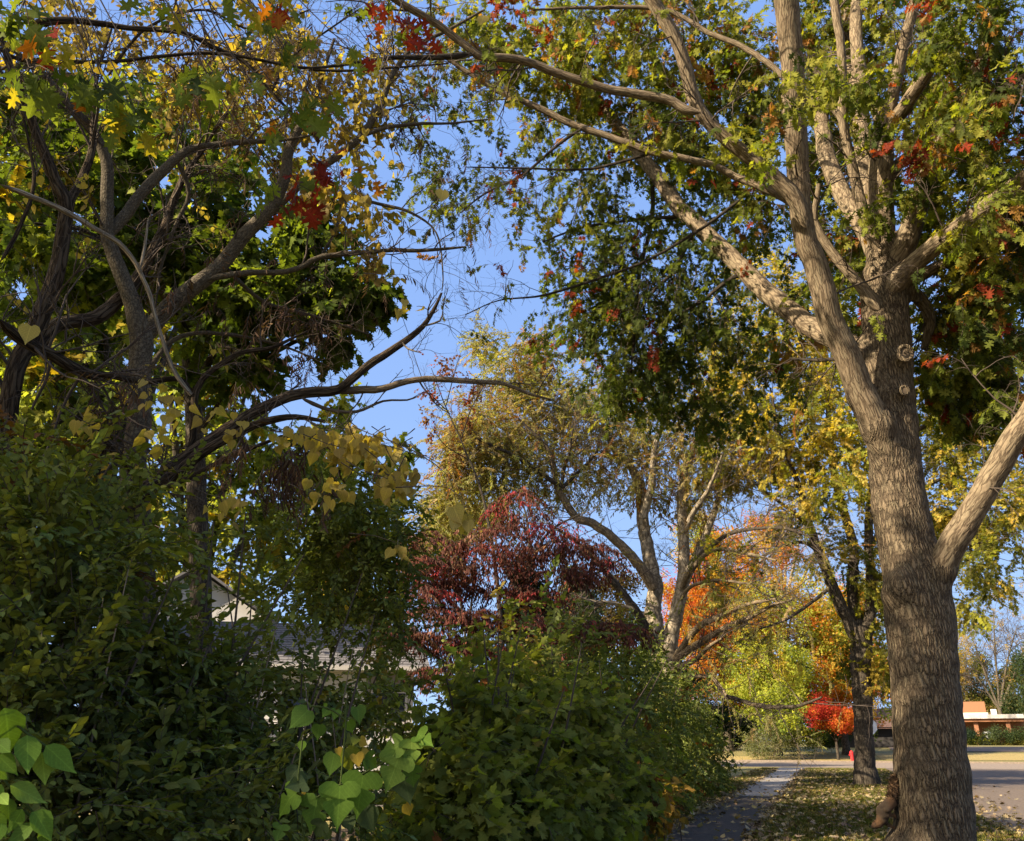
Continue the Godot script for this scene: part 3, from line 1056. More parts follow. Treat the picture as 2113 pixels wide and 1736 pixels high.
	scatter(l, [[2010, 1330, 190.0, 40, 60, 5.0, 60, [[TAN, 1.0], [GOLD, 1.0]]]], 0.8, 1.4)
	mass("crown", t, small, l)
	for q in [[2020, 205.0, "light green feathery evergreen left behind the brick building", [[2010, 1410, 30, 60], [2030, 1450, 40, 40]], [[Color(0.16, 0.21, 0.06), 3.0], [Color(0.26, 0.25, 0.08), 1.0]]], [2080, 210.0, "pale green weeping tree behind the canopy", [[2075, 1420, 35, 50], [2090, 1460, 45, 30]], [[Color(0.2, 0.22, 0.09), 3.0], [Color(0.28, 0.26, 0.1), 1.0]]], [2130, 175.0, "grey green conifer at the edge of the car park", [[2125, 1400, 22, 70], [2120, 1480, 30, 50]], [[Color(0.09, 0.13, 0.06), 3.0], [Color(0.17, 0.17, 0.07), 1.0]]], [1960, 200.0, "brownish round tree hidden behind the oak trunk", [[1960, 1400, 50, 80], [1975, 1470, 60, 40]], [[TAN, 2.0], [OLIVE, 2.0]]]]:
		t = tree_at("background_tree", q[2], q[0], q[1])
		far_trunk(t, q[0], q[1], 8, [[q[3][0][0], q[3][0][1]], [q[3][1][0], q[3][1][1]]], "bark_dark", 0.4)
		l = []
		for z in q[3]:
			scatter(l, [[z[0], z[1], q[1], z[2], z[3], 4.0, 130, q[4]]], 1.8, 3.2)
		mass("crown", t, small, l)
	# behind the hedge
	var dark := [[Color(0.02, 0.045, 0.018), 3.0], [Color(0.035, 0.065, 0.025), 2.0]]
	for q in [[1090, 40.0, "dark green fir behind the burgundy dogwood", [[1090, 1260, 60, 60, 150], [1100, 1360, 90, 70, 260], [1080, 1190, 25, 40, 50]], dark], [1185, 48.0, "silvery blue spruce peeping over the dogwood", [[1185, 1200, 18, 40, 60], [1190, 1260, 40, 50, 130], [1200, 1330, 50, 50, 130]], [[Color(0.1, 0.13, 0.1), 3.0], [Color(0.15, 0.17, 0.12), 1.0]]], [1260, 55.0, "brown twiggy tree left of the many stemmed tree", [[1270, 1210, 40, 30, 60], [1260, 1270, 70, 50, 130], [1310, 1300, 60, 40, 90]], [[Color(0.17, 0.12, 0.06), 3.0], [Color(0.2, 0.17, 0.08), 1.0]]], [960, 52.0, "pale gold round tree behind the yellow heart leaves", [[930, 1080, 60, 60, 180], [990, 1080, 70, 60, 160], [900, 1160, 60, 60, 110]], [[Color(0.34, 0.26, 0.1), 3.0], [OLIVE, 2.0]]], [730, 46.0, "yellow orange maple showing through the hedge above the grey roof", [[720, 1230, 60, 70, 130], [770, 1300, 30, 30, 50]], [[GOLD, 2.0], [YG, 3.0], [ORANGE, 0.5]]], [1330, 62.0, "dark hollow conifer at the end of the hedge", [[1330, 1370, 40, 60, 100], [1400, 1440, 60, 60, 180], [1480, 1490, 70, 40, 160]], dark]]:
		t = tree_at("background_tree", q[2], q[0], q[1])
		ln = far_trunk(t, q[0], q[1], 10, [[q[3][0][0], q[3][0][1]], [q[3][1][0], q[3][1][1]]], "bark_dark", 0.5)
		twigs_of(t, ln, 10, 2.5, 2)
		l = []
		for z in q[3]:
			scatter(l, [[z[0], z[1], q[1], z[2], z[3], 2.0, z[4], q[4]]], 0.7, 1.4)
		mass("crown", t, small, l)

# ------------------------------------------------------------------ the many stemmed tree
func centre_tree() -> void:
	var d := 35.0
	var t := tree_at("hackberry_tree", "large pale stemmed tree with arching limbs and thin tan leaves", 1384, d)
	var lines := []
	limb(t, "trunk", [[1388, 1585, 74], [1386, 1500, 64], [1384, 1440, 56], [1381, 1408, 44], [1374, 1380, 26]], d, d, "bark_pale", 16, 0.08, 2.0)
	lines.append(limb(t, "limb", [[1380, 1400, 44], [1366, 1355, 40], [1356, 1315, 37], [1348, 1258, 34], [1352, 1210, 32], [1335, 1126, 27], [1326, 1073, 25], [1321, 1016, 22], [1300, 960, 16], [1262, 920, 11], [1240, 860, 6]], d, 37.0, "bark_pale", 10))
	lines.append(limb(t, "limb", [[1326, 1073, 18], [1345, 1000, 16], [1350, 930, 12], [1370, 860, 8], [1360, 790, 4]], d, 34.0, "bark_pale", 9))
	lines.append(limb(t, "limb", [[1352, 1219, 26], [1321, 1170, 22], [1269, 1113, 19], [1225, 1082, 18], [1190, 1069, 17], [1163, 1029, 15], [1150, 1004, 14], [1142, 965, 12], [1129, 924, 9], [1094, 888, 7], [1069, 863, 4]], d, 33.0, "bark_limb", 9))
	lines.append(limb(t, "limb", [[1150, 1000, 11], [1075, 949, 9], [1027, 924, 7], [979, 904, 4]], 33.5, 32.0, "bark_dark", 7))
	lines.append(limb(t, "limb", [[1158, 1006, 9], [1166, 960, 7], [1177, 927, 5], [1182, 870, 3]], 33.5, 33.0, "bark_dark", 7))
	lines.append(limb(t, "limb", [[1158, 1008, 9], [1187, 981, 7], [1229, 936, 5], [1241, 895, 3]], 33.5, 34.0, "bark_dark", 7))
	lines.append(limb(t, "limb", [[1348, 1338, 26], [1339, 1310, 22], [1308, 1254, 18], [1269, 1205, 15], [1238, 1166, 12], [1190, 1120, 8], [1130, 1080, 4]], d, 32.0, "bark_dark", 9))
	lines.append(limb(t, "limb", [[1310, 1258, 8], [1262, 1245, 9], [1225, 1242, 7], [1190, 1230, 4]], 34.0, 33.0, "bark_pale", 7))
	lines.append(limb(t, "limb", [[1384, 1410, 40], [1380, 1365, 36], [1384, 1320, 32], [1397, 1258, 29], [1410, 1192, 27], [1410, 1104, 23], [1405, 1038, 20], [1414, 972, 17], [1440, 900, 12], [1450, 830, 6]], d, 36.0, "bark_pale", 10))
	lines.append(limb(t, "limb", [[1408, 1214, 22], [1436, 1148, 17], [1460, 1095, 15], [1480, 1040, 13], [1500, 972, 9], [1530, 900, 5]], d, 37.0, "bark_pale", 9))
	lines.append(limb(t, "limb", [[1412, 1100, 14], [1430, 1060, 12], [1462, 1010, 9], [1490, 940, 5]], d, 33.0, "bark_pale", 8))
	for q in [[[1390, 1368, 16], [1410, 1335, 15], [1442, 1294, 14], [1491, 1270, 11], [1538, 1249, 9], [1602, 1236, 5]], [[1386, 1378, 19], [1410, 1350, 17], [1453, 1322, 15], [1496, 1296, 12], [1547, 1275, 9], [1592, 1251, 7], [1634, 1238, 4]], [[1384, 1392, 14], [1400, 1378, 12], [1432, 1364, 10], [1464, 1334, 8], [1490, 1318, 4]], [[1405, 1236, 9], [1422, 1214, 8], [1442, 1204, 7], [1485, 1198, 6], [1549, 1206, 4]], [[1408, 1212, 13], [1421, 1185, 12], [1453, 1147, 10], [1485, 1134, 8], [1538, 1142, 7], [1602, 1157, 4]], [[1440, 1150, 12], [1478, 1119, 10], [1506, 1102, 9], [1560, 1091, 7], [1624, 1091, 6], [1673, 1110, 3]], [[1470, 1400, 6], [1495, 1432, 8], [1516, 1442, 9], [1570, 1457, 9], [1642, 1458, 7], [1696, 1439, 4]], [[1392, 1395, 10], [1430, 1396, 8], [1470, 1400, 7], [1500, 1436, 5]]]:
		lines.append(limb(t, "limb", q, d, 31.0, "bark_limb" if q[0][0] < 1440 else "bark_dark", 8))
	var tips := twigs_of(t, lines, 15, 2.4, 3, "twig", 0.25)
	var TAN := Color(0.54, 0.4, 0.2)
	var OLIVE := Color(0.42, 0.37, 0.14)
	var YG := Color(0.48, 0.46, 0.18)
	var RUST := Color(0.46, 0.22, 0.09)
	var pal := [[TAN, 3.0], [OLIVE, 2.5], [YG, 2.0], [RUST, 0.6]]
	var gr := [[YG, 3.0], [OLIVE, 2.0], [TAN, 1.0]]
	var rs := [[RUST, 3.0], [TAN, 2.0]]
	var meshes := []
	for k in 3:
		meshes.append(spray("long", 34, 0.85, 0.125, 0.4, 1.0, false, "twig_pale", "leaf"))
	var l := []
	scatter(l, [[1000, 720, 36, 22, 40, 1.0, 96, gr], [1060, 760, 35, 55, 45, 1.5, 236, gr], [1110, 740, 36, 30, 50, 1.5, 150, rs], [1000, 870, 34, 80, 50, 2, 322, pal], [940, 920, 34, 35, 70, 1.5, 193, rs], [990, 940, 34, 60, 60, 2, 257, gr], [930, 1020, 35, 45, 60, 2, 236, gr], [1100, 860, 36, 100, 60, 2.5, 431, pal], [1220, 860, 37, 110, 80, 3, 538, pal], [1340, 880, 37, 110, 90, 3, 516, pal], [1460, 930, 37, 90, 90, 3, 387, pal], [1050, 980, 35, 100, 60, 2.5, 322, gr], [1180, 970, 35, 90, 50, 2.5, 236, pal], [1300, 980, 36, 90, 40, 2.5, 172, pal], [1420, 1010, 36, 80, 50, 2.5, 128, pal], [900, 1090, 35, 40, 35, 2, 128, gr]], 0.8, 1.35, 0.3, false, 0.3)
	at_tips(l, tips, 0.06, pal, 0.5, 0.9, 0.5)
	mass("crown", t, meshes, l)

# ------------------------------------------------------------------ the dark trunk in the middle
func middle_tree() -> void:
	var d := 37.0
	var t := tree_at("street_maple", "dark forked street tree with gold and dark green leaves beyond the big oak", 1790, d)
	var lines := []
	limb(t, "trunk", [[1792, 1625, 62], [1790, 1606, 52], [1786, 1585, 44], [1783, 1543, 37], [1781, 1471, 37], [1778, 1399, 40], [1777, 1335, 46], [1775, 1300, 42]], d, d, "bark_dark", 18, 0.1, 3.0, 0.6, 0.1)
	lines.append(limb(t, "limb", [[1768, 1320, 30], [1750, 1280, 27], [1721, 1219, 24], [1696, 1154, 21], [1675, 1100, 18], [1664, 1061, 16], [1656, 1029, 13], [1640, 980, 10], [1610, 900, 7], [1590, 800, 3]], d, 35.0, "bark_dark", 10))
	lines.append(limb(t, "limb", [[1776, 1320, 30], [1765, 1273, 25], [1759, 1201, 22], [1761, 1129, 20], [1740, 1050, 17], [1720, 970, 14], [1710, 860, 10], [1700, 700, 4]], d, 38.0, "bark_dark", 10))
	lines.append(limb(t, "limb", [[1784, 1322, 28], [1797, 1255, 22], [1797, 1183, 20], [1793, 1111, 18], [1800, 1000, 15], [1830, 850, 11], [1870, 700, 5]], d, 38.0, "bark_dark", 10))
	lines.append(limb(t, "limb", [[1668, 1085, 10], [1640, 1060, 8], [1600, 1030, 6], [1560, 1000, 4]], 35.5, 34.0, "bark_dark", 7))
	lines.append(limb(t, "limb", [[1690, 1140, 10], [1660, 1120, 8], [1620, 1125, 6], [1570, 1150, 4]], 35.8, 33.0, "bark_dark", 7))
	lines.append(limb(t, "limb", [[1800, 1120, 12], [1850, 1060, 10], [1920, 1000, 8], [2010, 960, 4]], 38.0, 40.0, "bark_dark", 7))
	lines.append(limb(t, "limb", [[1800, 1000, 12], [1880, 900, 10], [1960, 850, 8], [2060, 800, 4]], 38.0, 41.0, "bark_dark", 7))
	lines.append(limb(t, "limb", [[1800, 1200, 10], [1880, 1150, 8], [1970, 1130, 6], [2080, 1110, 3]], 37.0, 36.0, "bark_dark", 7))
	lines.append(limb(t, "limb", [[1716, 1210, 9], [1680, 1240, 7], [1620, 1280, 6], [1560, 1300, 3]], 36.0, 33.0, "bark_dark", 7))
	var tips := twigs_of(t, lines, 12, 2.6, 3, "twig", 0.25)
	var GOLD := Color(0.72, 0.55, 0.11)
	var OLIVE := Color(0.36, 0.33, 0.065)
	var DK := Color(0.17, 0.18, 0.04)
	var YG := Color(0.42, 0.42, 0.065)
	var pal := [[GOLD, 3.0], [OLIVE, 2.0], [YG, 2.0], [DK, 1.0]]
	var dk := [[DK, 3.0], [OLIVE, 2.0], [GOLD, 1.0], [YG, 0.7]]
	var meshes := []
	for k in 3:
		meshes.append(spray("star", 16, 0.8, 0.2, 0.4, 0.8))
	var l := []
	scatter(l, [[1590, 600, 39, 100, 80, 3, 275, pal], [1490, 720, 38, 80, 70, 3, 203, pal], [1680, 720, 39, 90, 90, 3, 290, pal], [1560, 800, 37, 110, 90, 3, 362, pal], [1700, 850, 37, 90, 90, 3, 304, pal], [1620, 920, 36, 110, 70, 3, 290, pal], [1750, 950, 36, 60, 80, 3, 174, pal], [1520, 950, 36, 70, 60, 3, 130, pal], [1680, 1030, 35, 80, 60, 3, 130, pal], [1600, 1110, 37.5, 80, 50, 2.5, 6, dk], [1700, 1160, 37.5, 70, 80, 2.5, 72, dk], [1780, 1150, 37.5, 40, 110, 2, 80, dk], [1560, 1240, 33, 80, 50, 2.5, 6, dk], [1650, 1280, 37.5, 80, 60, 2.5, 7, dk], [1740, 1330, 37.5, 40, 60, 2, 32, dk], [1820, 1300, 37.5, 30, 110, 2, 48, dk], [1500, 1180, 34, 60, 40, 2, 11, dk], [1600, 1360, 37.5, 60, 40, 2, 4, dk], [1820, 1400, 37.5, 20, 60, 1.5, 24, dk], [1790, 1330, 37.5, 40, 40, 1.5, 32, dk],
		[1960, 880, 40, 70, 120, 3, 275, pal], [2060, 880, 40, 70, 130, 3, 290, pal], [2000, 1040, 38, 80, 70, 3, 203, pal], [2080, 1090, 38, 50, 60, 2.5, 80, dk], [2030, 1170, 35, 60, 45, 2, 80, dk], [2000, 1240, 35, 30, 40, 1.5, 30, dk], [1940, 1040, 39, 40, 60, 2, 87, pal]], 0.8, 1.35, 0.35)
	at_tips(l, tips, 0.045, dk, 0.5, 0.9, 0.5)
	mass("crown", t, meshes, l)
# ------------------------------------------------------------------ the big oak
func street_oak() -> void:
	var foot := P(1985, 2480, 9.95)
	foot.y = 0
	var t := thing("oak_tree", "big grey barked oak at the kerb with spreading limbs and a squirrel on it", "tree", foot)
	var d := 9.95
	# trunk and the collars of its limbs as one smooth body
	var low := P(1930, 1736, d)
	var line := smooth_path([foot - Vector3(0, 0.1, 0), foot.lerp(low, 0.25), foot.lerp(low, 0.6), low, P(1911, 1435, d), P(1897, 1262, d), P(1890, 1195, d), P(1871, 1120, d), P(1856, 1041, d), P(1845, 929, d), P(1837, 817, d), P(1830, 705, d), P(1826, 630, d), P(1826, 575, d), P(1824, 530, d), P(1819, 467, d)],
		[0.64, 0.55, 0.49, width_at(170, low) / 2, width_at(150, low) / 2 * 1.02, width_at(150, low) * 0.53, width_at(143, low) * 0.53, width_at(126, low) * 0.55, width_at(120, low) * 0.57, width_at(112, low) * 0.59, width_at(106, low) * 0.6, width_at(106, low) * 0.61, width_at(100, low) * 0.63, width_at(98, low) * 0.64, width_at(80, low) * 0.62, width_at(54, low) * 0.6], 0.35)
	bones = []
	for k in line[0].size() - 1:
		bones.append([line[0][k] - foot, line[0][k + 1] - foot, line[1][k] - 0.045, line[1][k + 1] - 0.045])
	for s in [[[[1850, 1010, 50, 9.95], [1838, 950, 70, 9.82], [1812, 882, 66, 9.62], [1779, 817, 57, 9.5], [1756, 755, 44, 9.4]]],
		[[[1840, 800, 40, 9.95], [1788, 735, 54, 9.9], [1745, 708, 40, 10.0]]], [[[1830, 680, 20, 9.95], [1800, 625, 24, 9.85], [1770, 585, 14, 9.75]]],
		[[[1828, 620, 70, 9.95], [1860, 520, 46, 9.93], [1882, 460, 36, 9.85]]], [[[1830, 650, 60, 9.95], [1852, 580, 44, 9.82], [1900, 533, 32, 9.7]]],
		[[[1890, 1320, 80, 9.95], [1912, 1228, 74, 9.88], [1944, 1172, 56, 9.8], [1968, 1122, 40, 9.75]]], [[[1826, 560, 60, 9.95], [1808, 500, 30, 10.1], [1780, 460, 26, 10.3]]],
		[[[1830, 640, 30, 9.95], [1876, 596, 28, 10.0], [1896, 618, 20, 10.05]]], [[[1867, 733, 30, 9.85], [1869, 729, 26, 9.62]]], [[[1863, 808, 22, 9.85], [1866, 807, 15, 9.6]]], [[[1900, 1230, 70, 9.8], [1868, 1215, 80, 9.76], [1850, 1230, 60, 9.8]]]]:
		var q: Array = s[0]
		for k in q.size() - 1:
			var a := P(q[k][0], q[k][1], q[k][3])
			var e := P(q[k + 1][0], q[k + 1][1], q[k + 1][3])
			bones.append([a - foot, e - foot, width_at(q[k][2], a) / 2, width_at(q[k + 1][2], e) / 2])
	var body := nets(0.032, 0.065, 0.12)
	for k in body.v.size():
		var p := body.v[k]
		var r := 0.012 * noise.get_noise_3d(p.x * 4.0, p.y * 1.5, p.z * 4.0) + 0.008 * noise.get_noise_3d(p.x * 11.0, p.y * 2.5, p.z * 11.0)
		body.v[k] = p + body.n[k] * r
	part("trunk", body.mesh(), M.bark_oak, t)
	var lines := []
	var big := limb_line([[1838, 950, 50], [1812, 882, 62], [1779, 817, 57], [1745, 725, 53], [1718, 660, 51], [1697, 597, 50], [1682, 545, 48], [1662, 485, 46], [1648, 373, 45], [1641, 280, 46], [1640, 187, 47], [1630, 90, 48], [1621, 0, 49], [1612, -110, 50]], 9.78, 7.2, 0.06)
	limb_mesh(t, "limb", big, "bark_limb", 26, 0.1, 2.0, 0.8)
	lines.append(big)
	var specs := [
		[[[1665, 470, 30], [1640, 410, 34], [1600, 372, 34], [1530, 312, 30], [1470, 260, 28], [1430, 200, 28], [1412, 130, 27], [1390, 70, 27], [1345, 0, 28], [1300, -80, 28]], 8.35, 7.0, 14],
		[[[1660, 440, 18], [1622, 410, 18], [1585, 392, 16], [1522, 366, 15], [1460, 338, 15], [1347, 314, 14], [1294, 295, 14], [1197, 261, 14], [1104, 220, 14], [1048, 198, 13], [966, 149, 11], [899, 108, 8], [820, 90, 4]], 8.45, 8.4, 10],
		[[[1446, 232, 22], [1414, 228, 20], [1369, 205, 19], [1254, 183, 18], [1179, 160, 18], [1086, 127, 17], [1000, 118, 17], [974, 105, 16], [899, 48, 16], [813, 0, 15], [740, -60, 12]], 7.4, 6.6, 12],
		[[[980, 112, 14], [900, 118, 12], [820, 118, 10], [741, 128, 8], [640, 140, 5], [520, 120, 3]], 6.9, 6.4, 8],
		[[[1788, 735, 46], [1750, 710, 46], [1701, 690, 46], [1640, 648, 42], [1574, 596, 40], [1522, 542, 37], [1421, 448, 34], [1384, 403, 32], [1329, 329, 27], [1272, 257, 24], [1235, 209, 21], [1170, 120, 15], [1100, 40, 8]], 9.9, 12.6, 16],
		[[[1815, 640, 30], [1792, 612, 26], [1760, 572, 22], [1716, 520, 20], [1690, 478, 18], [1680, 440, 14], [1690, 380, 10]], 9.7, 9.3, 10],
		[[[1812, 520, 26], [1792, 467, 24], [1772, 400, 22], [1762, 362, 21], [1748, 300, 20], [1740, 239, 20], [1736, 112, 18], [1721, 0, 17], [1710, -90, 15]], 9.8, 9.0, 11],
		[[[1746, 290, 15], [1739, 250, 15], [1728, 232, 14], [1706, 217, 13], [1669, 203, 13], [1594, 138, 12], [1538, 101, 12], [1464, 67, 11], [1389, 26, 10], [1320, 15, 9], [1235, 15, 8], [1100, 20, 4]], 9.3, 9.0, 9],
		[[[1822, 560, 60], [1819, 467, 53], [1818, 400, 49], [1818, 336, 47], [1826, 254, 44], [1832, 232, 38]], 9.95, 9.95, 18],
		[[[1826, 262, 30], [1808, 222, 28], [1785, 179, 27], [1770, 112, 26], [1767, 37, 25], [1773, -80, 20]], 9.95, 10.6, 12],
		[[[1832, 255, 28], [1837, 224, 26], [1852, 149, 24], [1871, 67, 22], [1889, 0, 20], [1900, -90, 16]], 9.95, 9.4, 12],
		[[[1836, 258, 32], [1856, 236, 30], [1886, 194, 29], [1923, 134, 25], [1960, 82, 20], [2010, 10, 15]], 9.95, 9.2, 12],
		[[[1822, 520, 36], [1800, 430, 38], [1788, 345, 38], [1778, 260, 37], [1772, 190, 36], [1762, 120, 34], [1750, 20, 30], [1745, -90, 26]], 10.2, 11.8, 12],
		[[[1824, 560, 36], [1796, 500, 36], [1750, 420, 36], [1716, 350, 36], [1700, 290, 34], [1690, 200, 28], [1670, 80, 20]], 10.0, 12.0, 12],
		[[[1842, 560, 50], [1874, 485, 44], [1904, 392, 40], [1925, 340, 38], [1942, 299, 34], [1990, 240, 30], [2016, 149, 25], [2035, 75, 20], [2061, 0, 15], [2080, -70, 10]], 9.9, 9.0, 14],
		[[[1980, 250, 22], [1994, 239, 21], [2054, 198, 18], [2098, 168, 15], [2180, 120, 10]], 9.3, 8.6, 10],
		[[[1818, 410, 26], [1832, 372, 26], [1850, 343, 24], [1912, 295, 20], [1949, 258, 17], [1986, 224, 14], [2040, 180, 9]], 9.95, 10.6, 10],
		[[[1838, 610, 48], [1850, 582, 44], [1912, 523, 39], [1986, 467, 37], [2042, 422, 36], [2113, 373, 35], [2190, 320, 32]], 9.8, 8.5, 14],
		[[[1840, 600, 26], [1880, 582, 26], [1930, 553, 25], [1986, 530, 23], [2113, 489, 20], [2200, 455, 16]], 9.9, 10.6, 10],
		[[[1836, 640, 30], [1866, 600, 30], [1890, 612, 28], [1914, 642, 25], [1919, 668, 23], [1912, 700, 18], [1906, 720, 13]], 10.0, 10.6, 12],
		[[[1906, 716, 14], [1932, 739, 9], [1985, 780, 8], [2060, 835, 5]], 10.6, 11.2, 7],
		[[[1915, 1225, 50], [1944, 1172, 55], [1972, 1116, 53], [2026, 1022, 50], [2078, 929, 47], [2120, 862, 45], [2190, 760, 42], [2290, 640, 36]], 9.85, 9.0, 20],
		[[[1810, 760, 14], [1730, 742, 9], [1690, 744, 8], [1630, 740, 5]], 9.8, 10.2, 7],
		[[[1540, 560, 12], [1500, 580, 9], [1450, 620, 7], [1400, 650, 5], [1330, 700, 3]], 10.9, 11.5, 7],
		[[[1440, 470, 12], [1420, 500, 10], [1390, 560, 8], [1350, 600, 6], [1280, 690, 3]], 11.5, 11.5, 7],
		[[[1345, 350, 10], [1346, 450, 9], [1320, 560, 8], [1310, 680, 6], [1300, 790, 3]], 12.2, 11.8, 7],
		[[[1421, 448, 9], [1330, 452, 7], [1200, 470, 5], [1120, 500, 3]], 11.4, 11.4, 6],
		[[[1530, 410, 8], [1450, 470, 7], [1330, 540, 6], [1220, 580, 6], [1120, 610, 5], [1030, 620, 3], [960, 650, 2]], 9.4, 9.6, 6],
		[[[1347, 316, 7], [1240, 345, 6], [1180, 350, 5], [1060, 347, 4], [960, 345, 2]], 8.5, 8.8, 6],
		[[[1200, 265, 8], [1150, 300, 6], [1080, 360, 5], [1000, 400, 4], [950, 440, 2]], 8.4, 9.4, 6],
	]
	for s in specs:
		var l := limb_line(s[0], s[1], s[2], 0.1)
		limb_mesh(t, "limb", l, "bark_limb" if s[3] > 8 else "bark_dark", s[3], 0.13, 1.0, 0.8)
		lines.append(l)
	# scars of lost branches
	for q in [[1869, 729, 15, 9.56], [1867, 806, 9, 9.56]]:
		var c := P(q[0], q[1], q[3])
		var r := width_at(q[2], c)
		var n := (EYE - c).normalized() + Vector3(0.2, 0, 0)
		var ring := Geo.new()
		var circle := []
		var b := facing(Vector3.UP, n)
		for k in 17:
			var a := TAU * k / 16.0
			circle.append(c - foot + b * Vector3(cos(a) * r * 0.85, sin(a) * r * 1.1, 0))
		tube(ring, circle, [r * 0.3, r * 0.3], 8)
		var rp := part("branch_scar", ring.mesh(), M.bark_oak, t)
		var core := Geo.new()
		face(core, circle.slice(0, 16), n)
		part("scar_face", core.mesh(), M.scar, rp)
	# twigs and leaves
	var tips := []
	var tg := Geo.new()
	for k in lines.size():
		var thin: bool = lines[k][1][0] < 0.07
		grow(tg, lines[k], 11 if thin else 9, 0.9, 3, 0.3, tips, 0.3, foot, 0.4)
	var tw := part("twigs", tg.mesh(), M.twig, t)
	tw.set_meta("kind", "stuff")
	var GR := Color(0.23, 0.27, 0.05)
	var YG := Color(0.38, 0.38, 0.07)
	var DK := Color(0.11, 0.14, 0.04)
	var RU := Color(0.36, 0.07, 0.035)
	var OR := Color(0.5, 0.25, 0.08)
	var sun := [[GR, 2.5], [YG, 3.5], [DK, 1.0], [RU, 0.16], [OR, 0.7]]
	var shade := [[DK, 4.0], [GR, 1.6], [RU, 0.2], [YG, 0.15]]  # darker palette: shade on the hanging mass put into its leaf colours
	var redder := [[GR, 2.0], [YG, 1.5], [DK, 2.0], [RU, 0.6], [OR, 0.6]]
	var meshes := []
	for k in 4:
		meshes.append(spray("oak" if k < 2 else "star", 10, 0.32, 0.115, 0.45, 0.9))
	var l := []
	scatter(l, [[950, 50, 9.5, 110, 60, 1.0, 80, sun], [1090, 90, 10.0, 110, 70, 1.2, 168, sun], [1240, 80, 11.0, 120, 90, 1.3, 285, sun], [1390, 110, 11.6, 110, 100, 1.4, 285, sun], [1530, 110, 11.8, 80, 120, 1.4, 268, sun], [1490, 270, 11.8, 100, 80, 1.3, 235, sun], [1370, 250, 11.8, 80, 80, 1.3, 151, sun], [1160, 200, 11.0, 90, 50, 1.2, 100, sun], [1720, 100, 12.0, 70, 110, 1.4, 251, sun], [1690, 300, 12.2, 60, 90, 1.3, 184, sun], [1560, 420, 12.0, 70, 70, 1.2, 151, sun], [1730, 480, 12.2, 60, 80, 1.1, 184, sun], [1890, 80, 11.6, 90, 110, 1.5, 285, sun], [2030, 110, 9.3, 90, 110, 1.5, 210, redder], [2080, 290, 9.4, 60, 100, 1.4, 170, redder], [1980, 330, 10.8, 60, 80, 1.3, 110, redder], [1890, 400, 11.2, 60, 60, 1.3, 134, sun], [2060, 520, 10.6, 70, 80, 1.4, 237, sun], [1980, 640, 11.4, 60, 70, 1.3, 251, sun], [2060, 690, 10.8, 70, 90, 1.4, 180, redder], [1960, 790, 11.3, 50, 80, 1.2, 168, sun], [2080, 860, 11.4, 50, 70, 1.2, 80, redder], [1740, 620, 11.4, 50, 50, 1.0, 63, shade]], 0.8, 1.2, 0.45)
	scatter(l, [[1650, 120, 7.0, 60, 90, 0.4, 16, sun], [1560, 250, 7.4, 80, 60, 0.5, 16, sun], [1640, 300, 7.6, 40, 60, 0.3, 6, sun], [1850, 180, 8.8, 80, 100, 0.6, 26, sun], [1800, 430, 9.2, 60, 50, 0.3, 14, sun], [1950, 320, 8.6, 80, 80, 0.6, 44, redder], [1450, 330, 8.0, 90, 60, 0.5, 14, sun], [1300, 180, 7.4, 90, 50, 0.5, 16, sun], [1890, 230, 9.3, 60, 80, 0.3, 24, sun], [1850, 360, 9.4, 50, 50, 0.3, 16, redder], [1960, 180, 8.9, 60, 70, 0.3, 24, redder], [1760, 180, 9.2, 40, 90, 0.3, 18, sun], [2030, 430, 8.4, 60, 50, 0.5, 24, sun]], 0.75, 1.05, 0.5)
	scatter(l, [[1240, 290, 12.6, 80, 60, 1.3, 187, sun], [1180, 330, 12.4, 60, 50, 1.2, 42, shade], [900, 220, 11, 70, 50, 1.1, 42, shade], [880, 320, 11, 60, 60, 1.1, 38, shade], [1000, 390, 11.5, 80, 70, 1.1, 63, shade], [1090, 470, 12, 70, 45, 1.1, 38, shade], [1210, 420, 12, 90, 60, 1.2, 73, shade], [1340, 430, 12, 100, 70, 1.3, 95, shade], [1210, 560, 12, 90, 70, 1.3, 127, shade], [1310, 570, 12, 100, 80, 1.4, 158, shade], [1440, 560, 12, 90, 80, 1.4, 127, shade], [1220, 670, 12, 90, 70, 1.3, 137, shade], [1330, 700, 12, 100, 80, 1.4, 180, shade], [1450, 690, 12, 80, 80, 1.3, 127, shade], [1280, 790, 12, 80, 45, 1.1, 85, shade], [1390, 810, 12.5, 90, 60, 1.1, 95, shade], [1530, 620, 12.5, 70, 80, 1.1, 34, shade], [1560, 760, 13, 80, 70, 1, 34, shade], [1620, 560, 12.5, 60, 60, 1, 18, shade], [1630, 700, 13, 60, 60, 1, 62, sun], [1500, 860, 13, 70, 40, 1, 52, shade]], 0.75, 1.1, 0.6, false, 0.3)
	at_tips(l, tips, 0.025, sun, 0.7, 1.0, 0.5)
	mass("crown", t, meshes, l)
	var one := leaf_shapes("oak", 0.25, 6)
	var front := [[950, 60, 8.0, 110, 60], [1090, 90, 8.2, 110, 70], [1240, 90, 8.4, 110, 80], [1400, 120, 8.8, 100, 90], [1500, 260, 9.0, 90, 80], [1560, 420, 9.8, 60, 60], [1720, 200, 9.4, 60, 120], [1850, 200, 9.0, 80, 110], [1950, 300, 8.8, 80, 90], [2040, 120, 8.6, 70, 110], [2070, 420, 8.4, 50, 120], [2040, 620, 9.2, 70, 110], [1740, 470, 9.6, 50, 60], [1420, 340, 8.4, 80, 50]]
